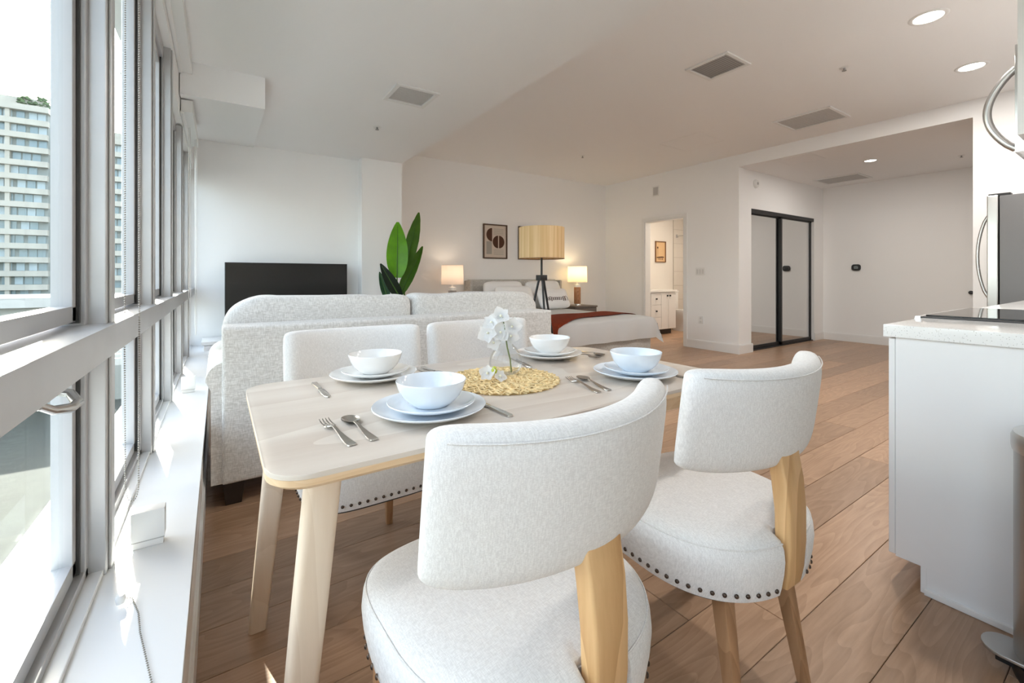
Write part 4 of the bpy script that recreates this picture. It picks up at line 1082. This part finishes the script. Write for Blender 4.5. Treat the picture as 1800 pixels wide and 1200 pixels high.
def drape(name, near, far, fx0, fx1, lift, nx, ny, seed, m, rad=0.09):
    """cloth over the bed: near/far give the cloth's two long edges (flat, as functions of x); what lies past the bed's rim hangs down"""
    from mathutils import noise
    bm = B(); vs = []; e0, e1, ef = BX0-0.015, BX1+0.015, BY0-0.015
    for j in range(ny+1):
        row_ = []
        for i in range(nx+1):
            fx = fx0+(fx1-fx0)*i/nx; fy = near(fx)+(far(fx)-near(fx))*j/ny
            dx = e0-fx if fx < e0 else (fx-e1 if fx > e1 else 0); dy = ef-fy if fy < ef else 0
            sxn = -1 if fx < e0 else 1
            X = min(max(fx, e0), e1); Y = max(fy, ef); d = max(dx, dy)+0.25*min(dx, dy)
            flare = 0.10*min(dx, dy)
            outx = rad*(1-math.exp(-dx/rad))*0.45+0.05*dx+flare*1.3; outy = rad*(1-math.exp(-dy/rad))*0.45+0.05*dy+flare*1.3
            drop = d-rad*(1-math.exp(-d/rad))*0.8
            # the rim sags softly before the edge
            inner = min(fx-e0, e1-fx, fy-ef); sagz = -0.030*math.exp(-max(0, inner)/0.09)
            nz = noise.noise(Vector((fx*2.3, fy*2.3, 1.0)))*0.010
            rip = 0.014*min(1, d*5)*math.sin((fy if dx > dy else fx)*15+1.0)
            row_.append(bm.verts.new((X+sxn*(outx+(rip if dx > dy else 0)), Y-outy-(rip if dy >= dx else 0)-lift*(1 if dy > 0 else 0), BZ+lift+sagz+nz*(1 if d == 0 else 0.5)-drop)))
        vs.append(row_)
    for a, b in zip(vs, vs[1:]):
        for i in range(nx): bm.faces.new((a[i], a[i+1], b[i+1], b[i]))
    bmesh.ops.solidify(bm, geom=bm.faces[:], thickness=-0.006)
    return obj(name, bm, m, None, 60)
tag(drape('comforter', lambda x: BY0-0.34, lambda x: 5.35, BX0-0.30, BX1+0.33, 0.0, 84, 76, 1.0, COMF), 'white comforter draped over the bed and its foot', 'comforter')
tag(drape('bed_runner', lambda x: 3.70+0.42*min(1, max(0, (x-BX0)/0.55))**0.8*0.6+0.10*(x-BX0)/1.6, lambda x: 4.40+0.04*(x-BX0), BX0-0.26, BX1+0.10, 0.014, 84, 30, 1.0, RUST), 'rust orange throw laid across the foot of the bed', 'throw')
def pillow(name, c, size, tilt, rz, label, m=PILW, group='pillows on the bed'):
    t = thing(name, c, rz, label, 'pillow', group)
    from mathutils import noise
    def fn(p):
        x, z = p.x/(size[0]/2), p.z/(size[2]/2)
        k = 1-0.55*max(abs(x)**4, abs(z)**4)
        p = Vector((p.x*(1+0.05*abs(z)**3), p.y*k, p.z*(1+0.10*abs(x)**3)))
        return p
    bm = puff(B(), (0, 0, 0), size, 0.55, 0.45, 40, 20, 0.006, hash(name+label) % 7, fn)
    R_ = Matrix.Rotation(tilt, 3, 'X')
    for v_ in bm.verts: v_.co = R_ @ v_.co
    obj('cover', bm, m, t, 70); return t
pillow('bed_pillow', (3.58, 5.56, BZ+0.22), (0.70, 0.20, 0.44), math.radians(-18), 0, 'white pillow on the left side of the bed against the headboard')
pillow('bed_pillow', (4.33, 5.56, BZ+0.22), (0.70, 0.20, 0.44), math.radians(-18), 0, 'white pillow on the right side of the bed against the headboard')
pillow('bed_pillow', (3.62, 5.33, BZ+0.19), (0.66, 0.16, 0.38), math.radians(-25), 0, 'front white pillow leaning on the left bed pillow')
pt = pillow('lumbar_pillow', (4.30, 5.28, BZ+0.165), (0.58, 0.15, 0.33), math.radians(-25), 0, 'grey white lumbar pillow with dark script lettering')
cv = B(); pts = []
for k in range(70):
    q = k/69; x = -0.20+0.40*q
    pts.append(Vector((x+0.018*math.sin(k*0.95), -0.0765, -0.03+0.030*math.cos(k*0.95)*(1.3 if 10 < k < 20 or k > 55 else 0.8))))
R_ = Matrix.Rotation(math.radians(-25), 3, 'X')
tube(cv, [R_ @ p for p in pts], 0.0035, 5)
obj('script_lettering', cv, PRBR, pt, 60)

# nightstands and table lamps
def nightstand(x0, x1, label):
    t = thing('nightstand', ((x0+x1)/2, 5.66, 0), 0, label, 'nightstand', 'nightstands beside the bed'); h = (x1-x0)/2
    obj('top', box(B(), (-h, -0.22, 0.57), (h, 0.22, 0.598), 0.003), NSTAND, t, 30)
    obj('body', box(B(), (-h+0.01, -0.20, 0.16), (h-0.01, 0.21, 0.5695)), NSTAND, t, 0)
    for z0, z1 in ((0.17, 0.36), (0.37, 0.56)):
        d = obj('drawer', box(B(), (-h+0.02, -0.216, z0), (h-0.02, -0.2005, z1), 0.002, 1), NSTAND, t, 30)
        obj('knob', box(B(), (-0.05, -0.232, (z0+z1)/2-0.006), (0.05, -0.2165, (z0+z1)/2+0.006), 0.002), BLK, d, 30)
    for sx in (-1, 1):
        for yy in (-0.19, 0.16): obj('leg', box(B(), (sx*(h-0.05), yy, 0.0008), (sx*(h-0.015), yy+0.035, 0.1595)), NSTAND, t, 0)
nightstand(4.90, 5.40, 'grey brown nightstand right of the bed under the bright lamp')
nightstand(2.50, 2.98, 'grey brown nightstand left of the bed, mostly behind the sofa')
def table_lamp(x, y_, label, shade, basem, energy, r, zs0, zs1, colr, neck):
    t = thing('table_lamp', (x, y_, 0.5985), 0, label, 'lamp', 'bedside table lamps'); z0 = zs0-0.5985; z1 = zs1-0.5985
    obj('foot', lathe(B(), [(0, 0), (0.062, 0), (0.062, 0.012), (0.055, 0.03), (0, 0.03)], 28, cap=False), STAIN if neck else PLAST, t, 40)
    obj('body', lathe(B(), [(0, 0.0305), (0.056, 0.0305), (0.058, 0.06), (0.058, z0-0.10), (0.054, z0-0.085), (0, z0-0.085)], 28, cap=False), basem, t, 40)
    obj('collar', lathe(B(), [(0.055, z0-0.0845), (0.055, z0-0.04), (0.02, z0-0.035), (0.012, z0-0.03), (0.012, z0+0.06), (0, z0+0.06)], 24), PLAST, t, 40)
    s = obj('shade', lathe(B(), [(r, z0), (r+0.002, z0), (r-0.003, z1), (r-0.005, z1)], 44, cap=False), shade, t, 50)
    for zz, nm in ((z0, 'lower_hem'), (z1, 'upper_hem')):
        rm = B(); rr_ = r+0.002 if zz == z0 else r-0.003
        tube(rm, [(rr_*math.cos(2*PI*k/40), rr_*math.sin(2*PI*k/40), zz) for k in range(41)], 0.0022, 5, cap=False); obj(nm, rm, PAPER, s, 60)
    bulb = obj('bulb', lathe(B(), [(0.010, z0+0.061), (0.024, z0+0.09), (0.030, z0+0.12), (0.022, z0+0.145), (0, z0+0.152)], 16), mat('bulb_glow_%d' % int(energy*10), (1, 1, 1), 0.5, emit=colr, estr=8), t, 60)
    li = bpy.data.lights.new('table_lamp_bulb', 'POINT'); li.energy = energy; li.shadow_soft_size = 0.035; li.color = colr
    lo = bpy.data.objects.new('table_lamp_bulb', li); COL.objects.link(lo); lo.parent = t; lo.location = (0, 0, z0+0.19)
    return t
table_lamp(5.10, 5.62, 'table lamp with wooden base and bright cream shade right of the bed', SHADER, LBASE, 2.3, 0.165, 0.995, 1.265, (1.0, 0.76, 0.45), True)
table_lamp(2.745, 5.62, 'table lamp with grey textured base and pink linen shade left of the bed', SHADEL, GREYCER, 0.9, 0.155, 0.98, 1.25, (1.0, 0.80, 0.58), False)

# framed prints over the bed
def draw_arch(t, w2, h2):
    def add(nm, pts, m): obj(nm, flat_poly(pts), m, t, 0)
    k = w2/0.195
    add('printed_column', [(-0.155*k, -0.20), (-0.06*k, -0.20), (-0.06*k, 0.0), (-0.155*k, 0.0)], PRGR)
    add('printed_half_disc', arc(-0.055*k, 0.105, 0.105, 90, 270), PRBR)
    add('printed_half_disc', arc(0.052*k, -0.005, 0.10, 90, 270), PRBR)
    add('printed_half_disc', arc(0.068*k, -0.005, 0.10, -90, 90), PRBR)
    for j in range(5):
        z = 0.20-j*0.022; add('printed_text_line', [(-0.03*k, z-0.007), (0.15*k, z-0.007), (0.15*k, z), (-0.03*k, z)], PRGR)
    for j in range(5):
        z = -0.125-j*0.019; add('printed_text_line', [(-0.03*k, z-0.006), (0.15*k, z-0.006), (0.15*k, z), (-0.03*k, z)], PRGR)
def draw_arch2(t, w2, h2):
    def add(nm, pts, m): obj(nm, flat_poly(pts), m, t, 0)
    add('printed_half_disc', arc(0.0, 0.08, 0.11, 0, 180), PRBR); add('printed_half_disc', arc(0.0, -0.06, 0.11, 180, 360), PRBR)
    for j in range(4):
        z = -0.19-j*0.012; add('printed_text_line', [(-0.12, z-0.005), (0.12, z-0.005), (0.12, z), (-0.12, z)], PRGR)
picture('wall_print', 3.405, 3.845, 1.372, 1.912, YB, 'framed brown half circle print above the bed, left one', draw_arch, FRAMEB, PAPER)
picture('wall_print', 4.066, 4.50, 1.372, 1.912, YB, 'framed print half hidden behind the floor lamp shade', draw_arch2, FRAMEB, PAPER)

# ================================================================== KITCHEN
XC = 2.019; YF = 0.565; ZK = 0.92
t = thing('base_cabinet', (XC, 0, 0), 0, 'white base cabinet with flat end panel beside the trash can', 'cabinet')
e = B(); box(e, (0.0, 0.03-0.06, 0.09), (0.018, YF-0.02, 0.874)); box(e, (0.0, 0.03-0.06, 0.0008), (0.018, 0.462, 0.0899))
obj('end_panel', e, CABW, t, 0)
obj('carcass', box(B(), (0.0185, -0.03, 0.09), (0.425, YF-0.021, 0.874)), CABW, t, 0)
obj('toe_kick', box(B(), (0.001, 0.4625, 0.0008), (0.425, 0.478, 0.0899)), CABW, t, 0)
d = obj('door', box(B(), (0.001, YF-0.0185, 0.095), (0.424, YF, 0.868), 0.0015, 1), CABW, t, 30)
obj('handle', tube(B(), [(0.36, YF+0.0005, 0.72), (0.36, YF+0.03, 0.72), (0.36, YF+0.03, 0.85), (0.36, YF+0.0005, 0.85)], 0.005), BLK, d, 60)
obj('base_molding', box(B(), (-0.012, -0.03, 0.0008), (-0.0003, 0.466, 0.020), 0.003), TRIM, t, 30)
t = thing('kitchen_worktop', (XC-0.02, 0, 0.8745), 0, 'white speckled quartz worktop at the near end of the counter', 'worktop')
obj('slab', box(B(), (0, -0.059, 0), (0.447, YF+0.010, 0.0435), 0.003, 2), QUARTZ, t, 30)
t = thing('kitchen_worktop', (3.215, 0, 0.8745), 0, 'white speckled quartz worktop between range and refrigerator', 'worktop')
obj('slab', box(B(), (0, -0.059, 0), (1.69, YF+0.018, 0.0435), 0.003, 2), QUARTZ, t, 30)
t = thing('base_cabinet', (3.215, 0, 0), 0, 'white base cabinets between the range and the refrigerator', 'cabinet')
obj('carcass', box(B(), (0, -0.055, 0.09), (1.68, YF-0.02, 0.874)), CABW, t, 0)
obj('toe_kick', box(B(), (0, -0.055, 0.0008), (1.68, 0.478, 0.0899)), CABW, t, 0)
for k in range(3):
    d = obj('door', box(B(), (k*0.56+0.003, YF-0.0195, 0.095), (k*0.56+0.555, YF, 0.868), 0.0015, 1), CABW, t, 30)
    obj('handle', tube(B(), [(k*0.56+0.28, YF+0.0005, 0.80), (k*0.56+0.28, YF+0.03, 0.80), (k*0.56+0.40, YF+0.03, 0.80), (k*0.56+0.40, YF+0.0005, 0.80)], 0.005), BLK, d, 60)
# range
t = thing('range', (2.45, 0, 0), 0, 'slide in electric range with black glass cooktop', 'range')
obj('body', box(B(), (0.002, -0.055, 0.02), (0.758, 0.58, 0.905)), STAIN, t, 0)
obj('oven_door', box(B(), (0.01, 0.5805, 0.20), (0.75, 0.615, 0.78), 0.005), STAIN, t, 30)
obj('oven_handle', tube(B(), [(0.06, 0.6155, 0.74), (0.06, 0.66, 0.74), (0.70, 0.66, 0.74), (0.70, 0.6155, 0.74)], 0.011), STAIN, t, 60)
obj('control_panel', hexa(B(), [(0.004, 0.5805, 0.79), (0.756, 0.5805, 0.79), (0.756, 0.625, 0.79), (0.004, 0.625, 0.79)], [(0.004, 0.5805, 0.924), (0.756, 0.5805, 0.924), (0.756, 0.598, 0.924), (0.004, 0.598, 0.924)], 0.003), STAIN, t, 30)
for k in range(5):
    kb = lathe(B(), [(0.0, 0.03), (0.018, 0.03), (0.021, 0.004), (0.023, 0)], 20)
    for v_ in kb.verts: v_.co = Vector((0.09+k*0.144+v_.co.x, 0.6135+v_.co.z, 0.86+v_.co.y))
    obj('knob', kb, STAIN, t, 40)
obj('cooktop_glass', box(B(), (0.006, -0.02, 0.9245), (0.754, 0.565, 0.931), 0.002, 1), BLKGL, t, 30)
obj('cooktop_trim', box(B(), (0.001, -0.03, 0.9052), (0.759, 0.5795, 0.9243), 0.002, 1), BLK, t, 30)
for x in (0.03, 0.69):
    for yy in (0.02, 0.50): obj('foot', box(B(), (x, yy, 0.0008), (x+0.04, yy+0.04, 0.0195)), BLK, t, 0)
# refrigerator
FXs = 4.93
t = thing('refrigerator', (FXs, 0, 0), 0, 'stainless refrigerator with curved handle and grey side', 'refrigerator')
obj('cabinet', box(B(), (0.0, -0.05, 0.02), (0.80, 0.715, 1.705), 0.004), FRSIDE, t, 30)
obj('toe_grille', box(B(), (0.01, 0.60, 0.0008), (0.79, 0.70, 0.0195)), BLK, t, 0)
for z0, z1, zh0, zh1 in ((0.62, 1.712, 0.93, 1.56), (0.05, 0.61, 0.30, 0.58)):
    d = obj('door', box(B(), (-0.002, 0.722, z0), (0.802, 0.782, z1), 0.008, 3), STAIN, t, 40)
    if z0 > 0.5:
        n = 14; hp = []
        for k in range(n+1):
            q = k/n; hp.append((0.05, 0.782+0.058*math.sin(PI*q)**0.7+0.0005, zh0+(zh1-zh0)*q))
        obj('handle', tube(B(), hp, 0.011, 10), STAIN, d, 60)
    else:
        obj('handle', tube(B(), [(0.08, 0.7825, 0.53), (0.08, 0.82, 0.53), (0.72, 0.82, 0.53), (0.72, 0.7825, 0.53)], 0.011, 10), STAIN, d, 60)
obj('hinge_cap', box(B(), (0.005, 0.66, 1.7055), (0.09, 0.775, 1.724), 0.004), BLK, t, 30)
# microwave over the range
t = thing('microwave', (2.45, 0, 1.549), 0, 'stainless over the range microwave with curved handle', 'microwave')
obj('body', box(B(), (0.002, -0.055, 0.0), (0.758, 0.285, 0.40), 0.003), mat('microwave_white', (0.74, 0.74, 0.74), 0.35), t, 30)
obj('vent_base', box(B(), (0.01, -0.04, -0.012), (0.75, 0.28, -0.0003)), BLK, t, 0)
d = obj('door', box(B(), (0.002, 0.2855, 0.0), (0.758, 0.318, 0.40), 0.004), STAIN, t, 30)
obj('door_glass', box(B(), (0.12, 0.3182, 0.05), (0.58, 0.3195, 0.35)), BLKGL, d, 0)
n = 16; hp = []
for k in range(n+1):
    q = k/n; hp.append((0.035, 0.3185+0.075*math.sin(PI*q)**0.8, 0.02+0.30*q))
obj('handle', tube(B(), hp, 0.0125, 12), STAIN, t, 60)
# wall cabinets
def wall_cab(x0, x1, z0, z1, label, ynd=0.254):
    t = thing('wall_cabinet', (x0, 0, z0), 0, label, 'cabinet', 'kitchen wall cabinets'); L = x1-x0; H = z1-z0
    obj('carcass', box(B(), (0, -0.059, 0), (L, ynd-0.02, H)), CABW, t, 0)
    n = max(1, round(L/0.42))
    for k in range(n): obj('door', box(B(), (k*L/n+0.001, ynd-0.0195, -0.004), ((k+1)*L/n-0.002, ynd, H), 0.0015, 1), CABW, t, 30)
wall_cab(2.0, 2.447, 1.52, 2.42, 'white wall cabinet at the top right corner above the counter')
wall_cab(2.452, 3.21, 1.955, 2.42, 'white wall cabinet above the microwave')
wall_cab(3.215, 4.90, 1.52, 2.42, 'white wall cabinets between microwave and refrigerator')
# step trash can
t = thing('trash_can', (1.862, 0.106, 0), 0, 'grey steel step trash can beside the kitchen counter', 'trash can')
obj('base_ring', lathe(B(), [(0, 0.0008), (0.138, 0.0008), (0.142, 0.012), (0.141, 0.045), (0, 0.045)], 44, cap=False), BLK, t, 40)
obj('body', lathe(B(), [(0, 0.0455), (0.134, 0.0455), (0.137, 0.06), (0.137, 0.615), (0, 0.615)], 56, cap=False), mat('brushed_grey_steel', (0.33, 0.33, 0.325), 0.34, metal=0.85), t, 40)
obj('lid', lathe(B(), [(0, 0.6155), (0.141, 0.6155), (0.1425, 0.625), (0.1425, 0.652), (0.138, 0.664), (0.10, 0.672), (0, 0.676)], 56, cap=False), mat('lid_steel', (0.46, 0.455, 0.44), 0.30, metal=0.85), t, 40)
ped = []
for k in range(13): a = PI*k/12; ped.append((-0.035+0.055*math.cos(a)*1.0, 0.150+0.045*math.sin(a)))
pd = prism(B(), [(0.02, 0.105), ]+ped+[(-0.09, 0.105)], 0.052, 0.060, 0.002, 2)
obj('pedal', pd, mat('lid_steel', (0.46, 0.455, 0.44), 0.3, metal=0.85), t, 40)
obj('pedal_arm', box(B(), (-0.055, 0.10, 0.02), (-0.015, 0.165, 0.0515), 0.004), BLK, t, 30)

# ================================================================== OUTSIDE THE WINDOW
# tower block across the street
def tower(x0, x1, yf, zt, nfl, label, seed):
    rn = random.Random(seed); W = x1-x0; fh = 3.0
    t = thing('apartment_tower', ((x0+x1)/2, yf+7, zt-nfl*fh), 0, label, 'building', 'towers across the street'); H = nfl*fh
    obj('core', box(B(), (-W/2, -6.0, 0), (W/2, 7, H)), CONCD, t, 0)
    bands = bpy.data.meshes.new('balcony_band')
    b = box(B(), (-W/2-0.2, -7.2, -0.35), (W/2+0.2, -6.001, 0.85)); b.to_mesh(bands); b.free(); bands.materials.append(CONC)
    wm = []
    for mm_ in (TWIN, TWIN2):
        me = bpy.data.meshes.new('window'); b = box(B(), (-0.62, -6.12, 0.9), (0.62, -6.0005, 2.6)); b.to_mesh(me); b.free(); me.materials.append(mm_); wm.append(me)
    pier = bpy.data.meshes.new('pier'); b = box(B(), (-0.35, -6.9, -0.35), (0.35, -6.0005, H)); b.to_mesh(pier); b.free(); pier.materials.append(CONC)
    for k in range(nfl):
        o = bpy.data.objects.new('balcony_band', bands); COL.objects.link(o); o.parent = t; o.location = (rn.uniform(-0.1, 0.1), rn.uniform(-0.05, 0.05), k*fh)
        x = -W/2+1.0
        while x < W/2-0.7:
            o = bpy.data.objects.new('window', wm[rn.random() < 0.45]); COL.objects.link(o); o.parent = t; o.location = (x, 0, k*fh); x += rn.choice((1.35, 1.5, 1.9))
    x = -W/2+2.2
    while x < W/2:
        o = bpy.data.objects.new('pier', pier); COL.objects.link(o); o.parent = t; o.location = (x, 0, 0); x += 6.1
    obj('roof_parapet', box(B(), (-W/2-0.3, -7.3, H-0.35), (W/2+0.3, 7.2, H+0.9)), CONC, t, 0)
    obj('penthouse', box(B(), (-W/2+1.5, -4, H+0.9), (W/2-1, 5, H+3.2)), CONC, t, 0)
    return t
tower(-52.0, -31.6, 138, 37.5, 15, 'tall pale concrete apartment tower with balcony bands outside the window', 1)
tower(-31.0, -16.0, 142, 33.5, 14, 'slightly lower apartment tower right of the tall one', 2)
# rooftop trees on the tall tower
for k, (x, r) in enumerate(((-35.5, 1.4), (-33.2, 1.7))):
    bm = B(); rn = random.Random(k)
    for _ in range(60):
        a, b_2 = rn.uniform(0, 2*PI), rn.uniform(-0.9, PI/2); c = Vector((math.cos(a)*math.cos(b_2), math.sin(a)*math.cos(b_2), math.sin(b_2)*0.9))*r*rn.uniform(0.55, 1)
        puffc = [bm.verts.new(c+Vector(q)*rn.uniform(0.3, 0.6)) for q in ((1, 0, 0), (-0.5, 0.8, 0), (-0.5, -0.8, 0), (0, 0, 1))]
        for q in ((0, 1, 2), (0, 1, 3), (1, 2, 3), (0, 2, 3)): bm.faces.new([puffc[i] for i in q])
    tr = thing('roof_shrub', (x, 141.0, 38.4), 0, 'rooftop shrub on the tall tower, %s one' % ('left' if k == 0 else 'right'), 'shrub', 'rooftop shrubs')
    for v_ in bm.verts: v_.co.z += 1.2
    q = obj('foliage', bm, GREENX, tr, 0); obj('trunk', tube(B(), [(0, 0, 0.0), (0, 0, 1.2)], 0.12, 6), DWOOD, tr, 0)
# podium block with white roof edge
t = thing('podium_building', (-16, 78, -14), 0, 'low podium building with white roof edge beyond the courtyard', 'building')
obj('walls', box(B(), (-16, -6, 0), (8, 8, 11.6)), mat('podium_wall', (0.25, 0.25, 0.22), 0.9), t, 0)
obj('roof_edge', box(B(), (-16.6, -7, 11.6), (8.4, 8.6, 12.7)), WHITEX, t, 0)
pm_ = None
for k in range(14):
    if pm_ is None:
        o = obj('window', box(B(), (-0.6, -6.1, 8.6), (0.6, -6.0005, 10.8)), TWIN, t, 0); pm_ = o.data
    else: o = bpy.data.objects.new('window', pm_); COL.objects.link(o); o.parent = t
    o.location = (-15+k*1.65, 0, 0)
# pergola with white beams
t = thing('pergola', (-8.5, 38, -14), 0, 'white slatted pergola over the courtyard below', 'pergola')
for k in range(9):
    obj('beam', box(B(), (-5.5, -7+k*1.75, 10.4), (5.5, -6.75+k*1.75, 10.75)), WHITEX, t, 0)
for sx in (-5, 5):
    obj('rail', box(B(), (sx-0.15, -8, 10.05), (sx+0.15, 8, 10.3995)), WHITEX, t, 0)
    for yy in (-7, 0, 7): obj('post', box(B(), (sx-0.12, yy-0.12, 0.001), (sx+0.12, yy+0.12, 10.0495)), WHITEX, t, 0)
struct('ground', box(B(), (-120, -20, -14.6), (-0.8, 220, -14.0)), PAVE, label='paved courtyard ground far below')
for k, (x, y0, y1, h_) in enumerate(((-3.6, 4, 30, 0.9), (-5.8, 6, 30, 0.5), (-8.2, 8, 30, 1.1))):
    o = obj('planter_wall', box(B(), (x-0.22, y0, -13.999), (x+0.22, y1, -14+h_), 0.02, 1), WHITEX, None, 0)
    tag(o, ['white planter wall nearest the window, far below', 'middle white planter wall in the courtyard', 'white planter wall farthest out in the courtyard'][k], 'wall', 'courtyard planter walls')
for k, (x, y0, y1) in enumerate(((-4.7, 5, 29), (-7.0, 7, 29))):
    o = obj('hedge', box(B(), (x-0.6, y0, -13.999), (x+0.6, y1, -13.2), 0.1, 2), GREENX, None, 0)
    tag(o, ['green hedge between the nearest planter walls', 'green hedge between the outer planter walls'][k], 'hedge', 'courtyard hedges')
